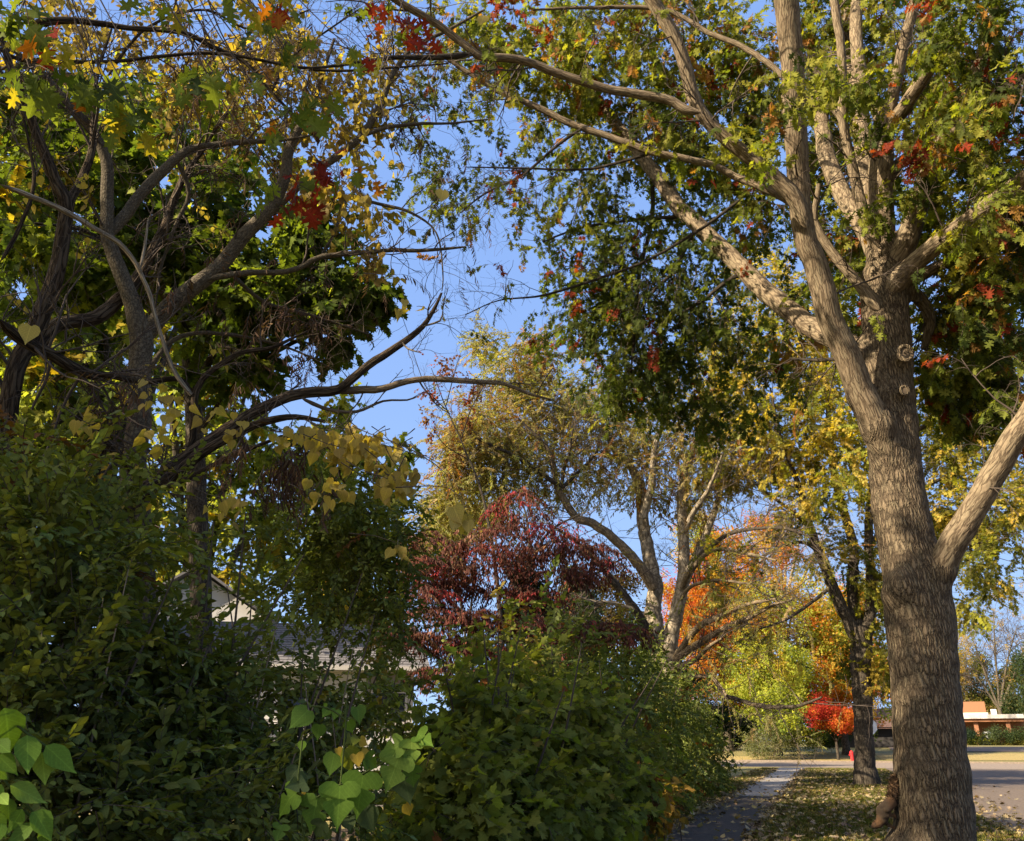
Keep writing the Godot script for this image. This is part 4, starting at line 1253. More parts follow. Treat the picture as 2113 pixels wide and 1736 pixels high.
	for k in 270:
		var q: Array = front[rng.randi() % front.size()]
		var o := rdir() * sqrt(rng.randf())
		var p := P(q[0] + o.x * q[3], q[1] + o.y * q[4], q[2] + o.z * 0.5)
		single_leaf(t, one, "leaf", [[GR, 3.0], [YG, 3.0], [GR * 0.7, 2.0], [OR, 1.0], [RU, 0.6]], p, facing(Vector3(rnd(-0.9, 0.9), rnd(-1.2, 0.0), rnd(-0.7, 0.7)), rdir() + Vector3(0, 0.5, 0)), rnd(0.09, 0.14))

# ------------------------------------------------------------------ a squirrel on the trunk
var bones := []

func nets(cell: float, k: float, pad: float) -> Geo:
	var lo := Vector3.ONE * 99.0
	var hi := -lo
	for b in bones:
		for e in 2:
			var r: Vector3 = Vector3.ONE * (b[2 + e] + pad)
			lo = lo.min(b[e] - r)
			hi = hi.max(b[e] + r)
	var nn := Vector3i(((hi - lo) / cell).ceil()) + Vector3i.ONE
	var sx := 1
	var sy := nn.x
	var sz := nn.x * nn.y
	var val := PackedFloat32Array()
	val.resize(nn.x * nn.y * nn.z)
	val.fill(pad)
	for b in bones:
		var b0: Vector3 = b[0]
		var ab: Vector3 = b[1] - b[0]
		var l2 := maxf(ab.length_squared(), 1e-9)
		var r0: float = b[2]
		var r1: float = b[3]
		var m := Vector3.ONE * (maxf(r0, r1) + pad)
		var f := Vector3i(((b0.min(b0 + ab) - m - lo) / cell).floor()).clamp(Vector3i.ZERO, nn - Vector3i.ONE)
		var t := Vector3i(((b0.max(b0 + ab) + m - lo) / cell).ceil()).clamp(Vector3i.ZERO, nn - Vector3i.ONE)
		for z in range(f.z, t.z + 1):
			for y in range(f.y, t.y + 1):
				var at := z * sz + y * sy + f.x
				for x in range(f.x, t.x + 1):
					var p := lo + Vector3(x, y, z) * cell - b0
					var s := clampf(p.dot(ab) / l2, 0.0, 1.0)
					var d := p.distance_to(ab * s) - lerpf(r0, r1, s)
					if d < pad:
						var dd := val[at]
						var h := clampf(0.5 + 0.5 * (dd - d) / k, 0.0, 1.0)
						val[at] = minf(lerpf(dd, d, h) - k * h * (1.0 - h), pad) if dd < pad else d
					at += 1
	var id := {}
	var g := Geo.new()
	var corner := [0, sx, sy, sx + sy, sz, sx + sz, sy + sz, sx + sy + sz]
	var spot := [Vector3(0, 0, 0), Vector3(1, 0, 0), Vector3(0, 1, 0), Vector3(1, 1, 0), Vector3(0, 0, 1), Vector3(1, 0, 1), Vector3(0, 1, 1), Vector3(1, 1, 1)]
	var edges := [[0, 1], [2, 3], [4, 5], [6, 7], [0, 2], [1, 3], [4, 6], [5, 7], [0, 4], [1, 5], [2, 6], [3, 7]]
	for z in nn.z - 1:
		for y in nn.y - 1:
			for x in nn.x - 1:
				var at := z * sz + y * sy + x
				var inside := 0
				for c in 8:
					if val[at + corner[c]] < 0.0:
						inside += 1
				if inside == 0 or inside == 8:
					continue
				var sum := Vector3.ZERO
				var n := 0
				for e in edges:
					var va := val[at + corner[e[0]]]
					var vb := val[at + corner[e[1]]]
					if (va < 0.0) != (vb < 0.0):
						sum += (spot[e[0]] as Vector3).lerp(spot[e[1]], va / (va - vb))
						n += 1
				id[at] = g.v.size()
				g.v.append(lo + (Vector3(x, y, z) + sum / n) * cell)
				g.n.append(Vector3(val[at + 1] + val[at + 1 + sy] + val[at + 1 + sz] + val[at + 1 + sy + sz] - val[at] - val[at + sy] - val[at + sz] - val[at + sy + sz],
					val[at + sy] + val[at + sy + 1] + val[at + sy + sz] + val[at + sy + 1 + sz] - val[at] - val[at + 1] - val[at + sz] - val[at + 1 + sz],
					val[at + sz] + val[at + sz + 1] + val[at + sz + sy] + val[at + sz + 1 + sy] - val[at] - val[at + 1] - val[at + sy] - val[at + 1 + sy]).normalized())
				g.c.append(Color.WHITE)
				g.uv.append(Vector2.ZERO)
	var step := [sx, sy, sz]
	for at in id:
		for ax in 3:
			var to: int = at + step[ax]
			if to >= val.size() or (val[at] < 0.0) == (val[to] < 0.0):
				continue
			var u: int = step[(ax + 1) % 3]
			var w: int = step[(ax + 2) % 3]
			var c := [id.get(at - u - w, -1), id.get(at - w, -1), id.get(at, -1), id.get(at - u, -1)]
			if c.has(-1):
				continue
			for q in ([0, 2, 1, 0, 3, 2] if val[at] < 0.0 else [0, 1, 2, 0, 2, 3]):
				g.i.append(c[q])
	return g

func squirrel() -> void:
	var d := 9.75
	var at := P(1818, 1690, d)
	var s := thing("squirrel", "brown squirrel clinging head down to the side of the big oak trunk", "squirrel", at)
	var q := func(x: float, y: float, z := 0.0) -> Vector3: return P(x, y, d + z) - at
	bones = [
		[q.call(1838, 1655), q.call(1823, 1674), 0.05, 0.062], [q.call(1823, 1674), q.call(1821, 1690), 0.062, 0.052],   # rump, back, shoulder
		[q.call(1820, 1691), q.call(1814, 1700), 0.045, 0.036], [q.call(1814, 1700), q.call(1806, 1703), 0.036, 0.032],  # neck, skull
		[q.call(1806, 1704), q.call(1800.5, 1707.5), 0.024, 0.011],                                                  # muzzle
		[q.call(1815, 1695, -0.012), q.call(1816, 1690.5, -0.018), 0.011, 0.005], [q.call(1815, 1695, 0.03), q.call(1816.5, 1691, 0.036), 0.011, 0.005],   # ears
		[q.call(1822, 1686, -0.035), q.call(1832, 1684.5, -0.04), 0.02, 0.012], [q.call(1832, 1684.5, -0.04), q.call(1846, 1683, 0.02), 0.012, 0.009],     # near forelimb
		[q.call(1824, 1692, 0.03), q.call(1832, 1703, 0.03), 0.02, 0.013], [q.call(1832, 1703, 0.03), q.call(1846, 1710, 0.05), 0.013, 0.009],            # far forelimb
		[q.call(1834, 1662, -0.03), q.call(1832, 1671, -0.06), 0.042, 0.028], [q.call(1832, 1671, -0.06), q.call(1846, 1662, 0.0), 0.022, 0.013],         # near hind limb
		[q.call(1836, 1658, 0.04), q.call(1848, 1652, 0.08), 0.03, 0.015],
	]
	for k in 4:
		bones.append([q.call(1845, 1683 + k * 1.2, 0.02), q.call(1850, 1685 + k * 2.0, 0.02 + 0.012 * k), 0.006, 0.003])
		bones.append([q.call(1845, 1661 - k * 1.2, 0.0), q.call(1850, 1662 - k * 2.2, 0.01 * k), 0.006, 0.003])
	var g := nets(0.0075, 0.014, 0.03)
	for k in g.v.size():
		var p := g.v[k]
		# grey brown back, rusty belly, cheeks and paws
		var f := clampf((p - q.call(1812, 1697)).length() / 0.09, 0, 1)
		var belly := smoothstep(0.0, 0.06, p.x - q.call(1824, 1680).x)
		var col := Color(0.13, 0.06, 0.02).lerp(Color(0.05, 0.032, 0.017), f).lerp(Color(0.16, 0.075, 0.025), belly * 0.6)
		g.c[k] = col * (1.0 + 0.25 * noise.get_noise_3d(p.x * 60.0, p.y * 60.0, p.z * 60.0))
	var fur := StandardMaterial3D.new()
	fur.vertex_color_use_as_albedo = true
	fur.roughness = 0.9
	part("body", g.mesh(), fur, s)
	var hair := Geo.new()
	for k in 2600:
		var v := rng.randi() % g.v.size()
		var back: Vector3 = (q.call(1840, 1650) - g.v[v]).normalized()
		var dir: Vector3 = (g.n[v] * 0.5 + back + rdir() * 0.3).normalized()
		add_leaf(hair, "pod", facing(dir, g.n[v]), g.v[v] - g.n[v] * 0.001, rnd(0.012, 0.022), g.c[v] * rnd(0.6, 1.5), 0.0, 0.2)
	part("fur", hair.mesh(), fur, s).set_meta("kind", "stuff")
	for z in [-0.026, 0.026]:
		var eye := SphereMesh.new()
		eye.radius = 0.0075
		eye.height = 0.015
		part("eye", eye, M.glass, s, Transform3D(Basis.IDENTITY, q.call(1806.5, 1701.5, z)))
	# bushy tail, lying up along the bark
	var tg := Geo.new()
	var tl := smooth_path([q.call(1839, 1652), q.call(1843, 1640, 0.02), q.call(1845, 1624, 0.05), q.call(1850, 1606, 0.09)], [0.026, 0.042, 0.05, 0.012], 0.008)
	tube(tg, tl[0], tl[1], 12, 0.25)
	for k in tl[0].size() - 2:
		for j in 16:
			var dir := (rdir() + Vector3(0, 0.9, 0)).normalized()
			var b: Vector3 = tl[0][k]
			add_leaf(tg, "pod", facing(dir, rdir()), b + dir * tl[1][k] * 0.5, 0.055, Color.WHITE, 0.1, 0.2)
	var tf := StandardMaterial3D.new()
	tf.albedo_color = lin(0.085, 0.045, 0.018)
	tf.roughness = 0.95
	part("tail", tg.mesh(), tf, s)

# ------------------------------------------------------------------ maples on the left
func left_maples() -> void:
	var DK := Color(0.12, 0.17, 0.04)
	var GR := Color(0.22, 0.29, 0.055)
	var YG := Color(0.5, 0.54, 0.11)
	var YE := Color(0.6, 0.44, 0.06)
	var RU := Color(0.3, 0.12, 0.06)
	var meshes := []
	for k in 3:
		meshes.append(spray("maple", 10, 0.42, 0.14, 0.35, 0.7))
	# the nearer, dark green one
	var t := tree_at("maple_tree", "dense dark green maple behind the forked grey trunk", 420, 13.5, "tree", "maples behind the hedge")
	var lines := []
	lines.append(limb(t, "trunk", [[420, 1580, 60], [415, 1300, 46], [405, 1000, 38], [395, 760, 32], [380, 560, 24], [370, 380, 15]], 13.5, 14.0, "bark_dark", 12, 0.1, 1.0, 0.8, 0.3))
	for q in [[[400, 800, 18], [500, 650, 14], [620, 600, 9], [760, 590, 5]], [[395, 700, 18], [300, 560, 13], [180, 480, 8], [60, 460, 4]], [[390, 600, 16], [480, 480, 11], [600, 430, 7], [700, 420, 3]], [[400, 900, 16], [520, 760, 12], [640, 690, 8], [740, 650, 4]]]:
		lines.append(limb(t, "limb", q, 13.5, 12.0, "bark_dark", 8))
	twigs_of(t, lines, 9, 1.3, 2)
	var dk := [[DK, 4.0], [GR, 2.0], [YG, 0.25]]
	var l := []
	scatter(l, [[770, 590, 11.8, 45, 22, 0.8, 60, dk], [700, 600, 12, 60, 45, 0.9, 105, dk], [690, 670, 12, 40, 30, 0.8, 45, dk], [620, 480, 12.5, 80, 55, 1.2, 135, dk], [540, 560, 12.5, 90, 60, 1.2, 165, dk], [420, 440, 13.5, 90, 80, 1.3, 225, dk], [290, 430, 13.5, 80, 80, 1.3, 195, dk], [330, 320, 14, 90, 60, 1.3, 90, [[DK, 3.0], [YE, 0.8], [YG, 0.8]]], [160, 320, 14, 110, 70, 1.3, 180, dk], [120, 560, 13.5, 120, 60, 1.3, 110, dk], [300, 560, 13.2, 90, 60, 1.2, 110, dk], [60, 220, 14, 90, 80, 1.3, 80, [[DK, 2.0], [GR, 1.0], [YE, 0.6]]], [520, 660, 12.6, 80, 50, 1.0, 60, dk], [60, 430, 13.5, 80, 80, 1.3, 90, [[DK, 3.0], [YE, 1.2]]], [420, 580, 13, 80, 50, 1.2, 165, dk], [460, 680, 12.5, 70, 40, 1.1, 105, dk], [600, 640, 12, 60, 35, 1.0, 67, dk], [480, 780, 13.0, 70, 50, 1.0, 75, dk]], 0.8, 1.25, 0.35)
	mass("crown", t, meshes, l)
	var one := leaf_shapes("maple", 0.3, 6)
	var front := [[770, 590, 11.2, 45, 25], [700, 600, 11.3, 60, 45], [620, 480, 11.5, 80, 55], [540, 560, 11.6, 90, 60], [420, 440, 12.3, 90, 80], [290, 430, 12.3, 80, 80], [160, 340, 12.8, 100, 70], [420, 580, 12.0, 80, 50], [120, 540, 12.4, 110, 70]]
	for k in 230:
		var q: Array = front[rng.randi() % front.size()]
		var o := rdir() * sqrt(rng.randf())
		var p := P(q[0] + o.x * q[3], q[1] + o.y * q[4], q[2] + o.z * 0.4)
		single_leaf(t, one, "leaf", [[DK, 4.0], [GR, 3.0], [YG, 0.6]], p, facing(Vector3(rnd(-0.9, 0.9), rnd(-1.2, 0.0), rnd(-0.7, 0.7)), rdir() + Vector3(0, 0.7, 0)), rnd(0.1, 0.16))
	# bright, sunlit ones further back
	var sp := [[120, 26.0, "yellow green maple lit through its leaves behind the leftmost stems", [[40, 380, 70, 80, 140], [200, 480, 80, 70, 110], [380, 250, 130, 70, 170], [520, 330, 80, 60, 80], [180, 260, 100, 70, 130], [60, 560, 90, 80, 170], [180, 620, 90, 80, 150], [60, 720, 80, 80, 130], [220, 740, 90, 70, 150], [80, 860, 90, 80, 150], [260, 860, 80, 70, 110], [100, 1000, 100, 80, 150], [60, 1180, 110, 90, 160], [220, 1120, 90, 80, 140]]], [380, 36.0, "broad yellow green maple glowing behind the grey trunk", [[340, 690, 70, 60, 120], [420, 800, 80, 70, 120], [380, 930, 90, 80, 170], [520, 900, 80, 60, 100], [360, 1060, 100, 80, 180], [520, 1060, 90, 80, 160], [300, 1220, 90, 80, 120], [440, 1190, 100, 60, 130], [430, 620, 90, 70, 130], [520, 760, 60, 50, 70], [330, 560, 80, 60, 110]]], [700, 38.0, "green and gold maple behind the yellow heart shaped leaves", [[610, 960, 70, 60, 120], [700, 900, 60, 50, 60], [690, 1010, 90, 70, 170], [800, 960, 45, 60, 60], [640, 1130, 90, 80, 160], [780, 1090, 60, 60, 90], [720, 850, 35, 30, 30], [700, 1220, 90, 50, 90]]]]
	var yg := [[YG, 6.0], [GR, 2.0], [YE, 0.8], [DK, 0.8]]
	for q in sp:
		t = tree_at("maple_tree", q[2], q[0], q[1], "tree", "maples behind the hedge")
		var tops := []
		for z in q[3]:
			tops.append([z[0], z[1]])
		var ln := far_trunk(t, q[0], q[1], 34, tops, "bark_dark", 0.3)
		twigs_of(t, ln, 7, 1.6, 2)
		l = []
		for z in q[3]:
			scatter(l, [[z[0], z[1], q[1], z[2], z[3], 2.2, int(z[4] * 1.1), yg]], 1.4, 2.2, 0.3)
		mass("crown", t, meshes, l)
	# a thin red one
	t = tree_at("maple_tree", "thin red leaved maple showing against the open sky", 900, 25.0, "tree", "maples behind the hedge")
	var ls := []
	ls.append(limb(t, "trunk", [[1040, 1590, 14], [1030, 1250, 10], [1000, 1040, 6], [960, 930, 4], [920, 840, 2.5], [890, 760, 1.2]], 25.0, 25.0, "bark_dark", 8))
	for q in [[[950, 910, 3], [970, 850, 2.5], [990, 810, 2], [1010, 780, 1]], [[925, 850, 2.5], [880, 800, 2], [850, 720, 1]], [[920, 840, 2.5], [935, 780, 2], [950, 730, 1]], [[970, 950, 3], [920, 920, 2], [890, 880, 1]]]:
		ls.append(limb(t, "limb", q, 25.0, 24.5, "bark_dark", 5))
	twigs_of(t, ls, 8, 0.8, 3)
	l = []
	var red := [[RU, 3.0], [Color(0.4, 0.1, 0.06), 2.0], [Color(0.36, 0.2, 0.12), 1.0]]
	var mr := [spray("maple", 6, 0.35, 0.1, 0.5, 0.8), spray("maple", 6, 0.35, 0.09, 0.5, 0.8)]
	scatter(l, [[900, 750, 25, 35, 25, 0.8, 22, red], [920, 800, 25, 50, 25, 0.8, 36, red], [970, 790, 25, 30, 30, 0.8, 26, red], [890, 880, 24.5, 30, 25, 0.7, 16, red], [950, 850, 25, 30, 25, 0.7, 16, red], [450, 785, 24, 14, 40, 0.6, 40, [[RU, 2.0], [Color(0.4, 0.16, 0.05), 2.0]]]], 0.7, 1.1, 0.4)
	mass("crown", t, mr, l)
	# trees out of view on the sunny side, whose shade lies on the hedge
	for q in [[Vector3(-12.5, 0, 0.4), 16.0, "tall green maple out of view beyond the near hedge"], [Vector3(-14.5, 0, -6.0), 15.0, "green maple at the side of the house"]]:
		t = thing("maple_tree", q[2], "tree", q[0], "maples behind the hedge")
		var f: Vector3 = q[0]
		var top := f + Vector3(0, q[1], 0)
		var r := smooth_path([f - Vector3(0, 0.2, 0), f.lerp(top, 0.3), f.lerp(top, 0.6), top], [0.28, 0.2, 0.14, 0.04], 0.4)
		limb_mesh(t, "trunk", r, "bark_dark", 10)
		twigs_of(t, [r], 22, 3.0, 2)
		l = []
		scatter_in(l, f.lerp(top, 0.62), Vector3(1, 0, 0), Vector3(0, 0, 1), Vector3(3.4, q[1] * 0.34, 4.8), 850, yg, 1.4, 2.2)
		mass("crown", t, meshes, l)

# ------------------------------------------------------------------ redbud with pods, forked grey trunk, dead limbs
func redbud() -> void:
	var foot := P(40, 1700, 7.6)
	foot.y = 0
	var t := thing("redbud_tree", "dark shaggy redbud with yellow heart shaped leaves and hanging brown pods", "tree", foot)
	var lines := []
	for s in [
		[[[20, 1640, 50], [10, 1300, 46], [10, 1000, 42], [13, 884, 40], [35, 753, 38], [66, 700, 37], [88, 643, 36], [114, 569, 33], [136, 438, 29], [114, 372, 24], [88, 307, 21], [57, 228, 18], [26, 153, 15], [0, 60, 10]], 7.6, 7.0, 14],
		[[[132, 460, 22], [150, 405, 19], [167, 372, 18], [188, 315, 15], [190, 250, 12], [200, 160, 8], [230, 60, 4]], 7.4, 7.8, 9],
		[[[60, 735, 34], [88, 700, 30], [123, 670, 30], [197, 656, 30], [245, 621, 27], [272, 592, 25], [307, 535, 22], [342, 460, 19], [364, 394, 15], [394, 342, 11], [420, 307, 8], [470, 230, 4]], 7.8, 8.6, 11],
		[[[0, 661, 28], [53, 705, 27], [110, 735, 25], [167, 770, 23], [200, 778, 20]], 6.4, 6.9, 11],
		[[[0, 540, 10], [40, 470, 9], [70, 380, 8], [60, 300, 6], [40, 200, 4]], 6.6, 6.6, 7],
		[[[140, 854, 20], [197, 889, 19], [245, 937, 18], [290, 985, 14]], 7.0, 7.2, 10],
		[[[60, 50, 20], [153, 42, 14], [263, 57, 12], [372, 66, 11], [438, 96, 10], [504, 127, 9], [560, 190, 7], [620, 250, 4]], 7.3, 7.2, 8],
		[[[-10, 90, 10], [44, 123, 9], [219, 127, 8], [438, 110, 7], [657, 145, 6], [800, 140, 5], [926, 131, 3]], 7.2, 6.6, 7],
		[[[220, 160, 7], [300, 60, 6], [420, 20, 5], [520, 60, 4], [640, 20, 3]], 7.6, 7.8, 6],
		[[[560, 190, 6], [600, 120, 5], [680, 60, 4], [740, 20, 3]], 7.3, 7.6, 6],
	]:
		var l := limb_line(s[0], s[1], s[2], 0.1)
		limb_mesh(t, "limb", l, "bark_shaggy", s[3], 0.2, 1.0, 0.9)
		lines.append(l)
	var tips := twigs_of(t, lines, 17, 0.95, 3, "twig", 0.3)
	# the forked grey trunk
	var f2 := P(300, 1640, 8.5)
	f2.y = 0
	var u := thing("grey_tree", "smooth grey forked trunk with finely pocked bark behind the hedge", "tree", f2)
	var l2 := []
	for s in [
		[[[300, 1600, 70], [290, 1200, 60], [276, 1000, 54], [272, 963, 52], [285, 862, 45], [289, 753, 44], [291, 700, 46], [278, 640, 36], [262, 596, 32], [243, 548, 30], [232, 520, 29], [221, 482, 27], [221, 394, 25], [219, 329, 23], [188, 272, 20], [145, 219, 17], [88, 153, 13], [35, 110, 9]], 8.5, 7.6, 18],
		[[[294, 712, 38], [305, 685, 36], [350, 634, 35], [403, 590, 34], [438, 564, 32], [460, 543, 31], [504, 486, 29], [548, 442, 27], [578, 394, 25], [592, 350, 23], [596, 307, 21], [635, 240, 15], [660, 170, 9], [690, 80, 5]], 8.4, 7.4, 16],
		[[[228, 490, 22], [237, 469, 24], [262, 438, 24], [285, 407, 23], [329, 359, 21], [364, 324, 18], [416, 302, 14], [504, 294, 11], [561, 292, 8], [640, 280, 4]], 7.9, 7.6, 12],
		[[[425, 580, 14], [438, 574, 13], [504, 565, 13], [592, 561, 12], [630, 548, 11], [666, 530, 11], [789, 517, 9], [860, 518, 8], [926, 513, 6], [962, 509, 3]], 8.1, 7.4, 9],
		[[[660, 533, 7], [690, 480, 6], [701, 438, 5], [715, 416, 3]], 7.9, 8.2, 6],
		[[[545, 450, 16], [585, 415, 16], [630, 372, 16], [701, 320, 16], [745, 280, 15], [780, 228, 14], [811, 153, 12], [854, 96, 10], [926, 61, 7], [1000, 20, 4]], 8.1, 7.6, 10],
		[[[745, 282, 9], [800, 262, 8], [870, 255, 7], [930, 254, 5], [1010, 246, 3]], 7.7, 7.9, 7],
		[[[364, 330, 12], [390, 400, 9], [360, 470, 8], [330, 560, 6], [320, 640, 4]], 7.9, 8.4, 7],
		[[[700, 400, 8], [780, 420, 7], [850, 440, 6], [900, 480, 4], [914, 560, 3], [912, 600, 2]], 8.0, 7.6, 6],
		[[[285, 800, 12], [360, 700, 10], [470, 690, 8], [600, 720, 5], [700, 770, 3]], 8.6, 9.4, 7],
		[[[460, 545, 10], [540, 620, 8], [640, 650, 6], [760, 690, 3]], 8.1, 9.0, 7],
	]:
		var l := limb_line(s[0], s[1], s[2], 0.1)
		limb_mesh(u, "trunk" if l2.is_empty() else "limb", l, "bark_grey", s[3], 0.07, 1.0, 1.2)
		l2.append(l)
	var tips2 := twigs_of(u, l2, 7, 0.8, 3, "twig", 0.35)
	# dead arching limbs
	var f3 := P(270, 1560, 7.0)
	f3.y = 0
	var v := thing("dead_tree", "leaning dead stem whose bare limbs arch over the hedge into the sky", "dead tree", f3)
	var l3 := []
	for s in [
		[[[230, 1500, 44], [240, 1200, 40], [262, 1060, 36], [300, 1014, 34], [350, 972, 31], [416, 924, 29], [482, 878, 27], [548, 840, 25], [613, 814, 23], [660, 806, 22], [697, 802, 20], [745, 766, 17], [790, 735, 16], [833, 705, 14], [872, 674, 11], [895, 640, 8], [911, 605, 5]], 7.0, 6.6, 14],
		[[[690, 806, 18], [740, 805, 16], [787, 803, 15], [840, 788, 14], [880, 782, 14], [915, 784, 13], [995, 789, 11], [1043, 793, 9], [1091, 812, 7], [1138, 825, 3]], 6.75, 6.6, 11],
		[[[268, 1040, 30], [300, 1022, 28], [350, 994, 24], [416, 937, 22], [504, 884, 18], [560, 868, 16], [610, 862, 12], [670, 870, 6]], 6.9, 6.3, 12],
		[[[620, 820, 10], [680, 845, 8], [735, 850, 7], [790, 828, 5], [840, 826, 4], [862, 818, 2]], 6.7, 6.9, 7],
		[[[872, 674, 6], [908, 662, 4], [914, 640, 2]], 6.6, 6.5, 6],
		[[[830, 706, 6], [842, 720, 4], [868, 728, 2]], 6.6, 6.5, 6],
		[[[381, 940, 16], [399, 906, 15], [402, 860, 14], [403, 818, 14], [412, 795, 13], [429, 770, 12], [491, 731, 11], [561, 718, 9], [600, 700, 6], [635, 683, 2.5]], 6.9, 6.6, 10],
		[[[398, 822, 12], [372, 783, 11], [298, 788, 13], [219, 775, 13], [170, 772, 15]], 6.85, 6.9, 10],
		[[[0, 381, 11], [66, 407, 11], [131, 434, 11], [197, 473, 10], [245, 500, 10], [280, 543, 9], [297, 580, 9], [307, 604, 9], [324, 665, 8], [342, 722, 8], [364, 775, 9], [395, 815, 9]], 6.4, 6.8, 9],
		[[[288, 560, 6], [300, 500, 6], [306, 450, 3]], 6.5, 6.6, 6],
		[[[210, 1000, 13], [330, 1010, 12], [480, 940, 9], [600, 900, 7], [720, 905, 4]], 6.7, 6.2, 8],
	]:
		var l := limb_line(s[0], s[1], s[2], 0.08)
		limb_mesh(v, "stem" if l3.is_empty() else "limb", l, "bark_pale" if s[3] in [9, 6] else "bark_limb" if s[3] in [11, 7] else "bark_shaggy", s[3], 0.24, 1.0, 0.9)  # lighter bark towards the right end puts the light there into the colour
		l3.append(l)
	twigs_of(v, l3, 4, 0.4, 2, "twig", 0.35)
	# leaves of the redbud: sprays far up, single leaves where each shows
	var YE := Color(0.64, 0.48, 0.13)
	var YB := Color(0.47, 0.35, 0.13)
	var YP := Color(0.66, 0.52, 0.18)
	var yel := [[YE, 3.0], [YB, 1.5], [YP, 1.0]]
	var dull := [[YB, 2.0], [YE, 1.0], [Color(0.46, 0.33, 0.14), 2.0]]
	var ms := [spray("heart", 6, 0.32, 0.085, 0.8, 0.7, false, "twig", "leaf", 0.3), spray("heart", 5, 0.32, 0.085, 0.8, 0.7, false, "twig", "leaf", 0.3)]
	var pods := [spray("pod", 14, 0.3, 0.09, 1.6, 0.6, false, "twig", "leaf_dry", 0.1), spray("pod", 11, 0.3, 0.08, 1.6, 0.6, false, "twig", "leaf_dry", 0.1)]
	var l := []
	var tan := [[Color(0.36, 0.27, 0.15), 2.0], [Color(0.5, 0.38, 0.15), 2.0], [Color(0.24, 0.16, 0.09), 2.5]]
	scatter(l, [[300, 60, 9.0, 160, 60, 0.8, 90, tan], [520, 110, 9.0, 160, 90, 0.8, 120, tan], [720, 120, 8.8, 130, 90, 0.8, 90, tan], [420, 220, 9.2, 140, 50, 0.7, 60, tan], [640, 300, 9.0, 90, 60, 0.7, 40, tan], [100, 100, 8.8, 110, 70, 0.7, 50, tan]], 0.55, 0.95, 0.4)
	scatter(l, [[480, 60, 8.6, 120, 50, 0.8, 70, dull], [620, 150, 8.2, 110, 70, 0.8, 80, dull], [300, 90, 8.6, 120, 70, 0.8, 22, dull], [760, 190, 8.0, 90, 90, 0.8, 60, dull], [400, 200, 8.8, 120, 60, 0.8, 18, dull], [730, 420, 7.8, 60, 60, 0.7, 40, dull], [640, 230, 8.2, 90, 60, 0.8, 50, dull], [150, 60, 8.0, 120, 60, 0.8, 14, dull], [760, 480, 7.6, 40, 30, 0.6, 16, dull]], 0.8, 1.2, 0.4)
	at_tips(l, tips, 0.012, yel, 0.7, 1.0, 0.6)
	mass("crown", t, ms, l)
	var pl := []
	var br := [[Color(0.09, 0.05, 0.035), 3.0], [Color(0.15, 0.09, 0.06), 2.0], [Color(0.2, 0.12, 0.08), 1.0]]
	scatter(pl, [[450, 110, 8.2, 180, 70, 0.8, 45, br], [520, 220, 8.2, 140, 50, 0.8, 30, br], [650, 100, 8.2, 120, 60, 0.8, 25, br], [560, 640, 8.4, 120, 50, 0.8, 25, br], [640, 700, 8.6, 80, 40, 0.8, 20, br], [560, 940, 6.2, 140, 28, 0.5, 30, br], [690, 950, 6.0, 90, 30, 0.4, 20, br], [200, 790, 6.6, 80, 40, 0.4, 10, br], [520, 760, 8.6, 80, 40, 0.6, 11, br]], 0.8, 1.3, 0.6)
	at_tips(pl, tips2, 0.05, br, 0.7, 1.1, 0.8)
	mass("seed_pods", t, pods, pl)
	var hs := leaf_shapes("heart", 0.35, 5)
	var tg := Geo.new()
	for b in [[740, 920, 5.3, 110, 50, 100], [820, 985, 5.1, 50, 45, 50], [680, 890, 5.5, 90, 30, 40], [600, 900, 5.7, 60, 25, 16], [360, 830, 5.6, 50, 50, 14], [320, 900, 5.4, 40, 30, 8], [460, 870, 5.6, 60, 40, 12], [470, 1040, 5.4, 60, 40, 12], [690, 1000, 5.2, 70, 40, 20], [180, 860, 5.2, 50, 40, 8], [740, 420, 6.8, 60, 60, 26], [800, 330, 6.8, 60, 70, 16], [760, 200, 7.0, 70, 90, 26], [560, 120, 7.2, 160, 90, 44], [720, 300, 7.2, 80, 80, 20], [840, 620, 6.5, 40, 25, 4], [830, 1130, 5.2, 30, 20, 7]]:
		for k in b[5]:
			var q := rdir() * pow(rng.randf(), 0.5)
			var p := P(b[0] + q.x * b[3], b[1] + q.y * b[4], b[2] + q.z * 0.35)
			var dir := Vector3(rnd(-0.6, 0.6), -1.0, rnd(-0.6, 0.6))
			single_leaf(t, hs, "leaf", yel, p, facing(dir, (EYE - p).normalized() + rdir() * 1.3), rnd(0.048, 0.085))
			if k % 5 == 0:
				var e := p + Vector3(rnd(-0.3, 0.1), rnd(0.05, 0.15), rnd(-0.2, 0.2))
				tube(tg, [p - foot, p.lerp(e, 0.5) + rdir() * 0.02 - foot, e - foot], [0.002, 0.004], 4, 0.0, 1.0, 1.0, false)
	for q in [[915, 397, 5.0, 0.105], [68, 672, 3.9, 0.09], [835, 626, 5.6, 0.07], [930, 1045, 4.2, 0.105], [960, 1060, 4.2, 0.1], [945, 1075, 4.2, 0.07], [965, 1078, 4.2, 0.07], [1000, 40, 5.0, 0.1]]:
		var p := P(q[0], q[1] - 14, q[2])
		single_leaf(t, hs, "leaf", [[YE, 1.0], [YP, 1.0]], p, facing(Vector3(rnd(-0.5, 0.5), -1, 0), (EYE - p).normalized() + rdir() * 0.3), q[3])
		var e := p + Vector3(rnd(-0.5, -0.3), rnd(0.25, 0.5), rnd(-0.5, -0.2))
		var st := smooth_path([p - foot, p.lerp(e, 0.3) + Vector3(0.02, 0.1, 0) - foot, e - foot], [0.0012, 0.002, 0.004], 0.05)
		tube(tg, st[0], st[1], 4, 0.0, 1.0, 1.0, false)
	var tw := part("twigs", tg.mesh(), M.twig, t)
	tw.set_meta("kind", "stuff")

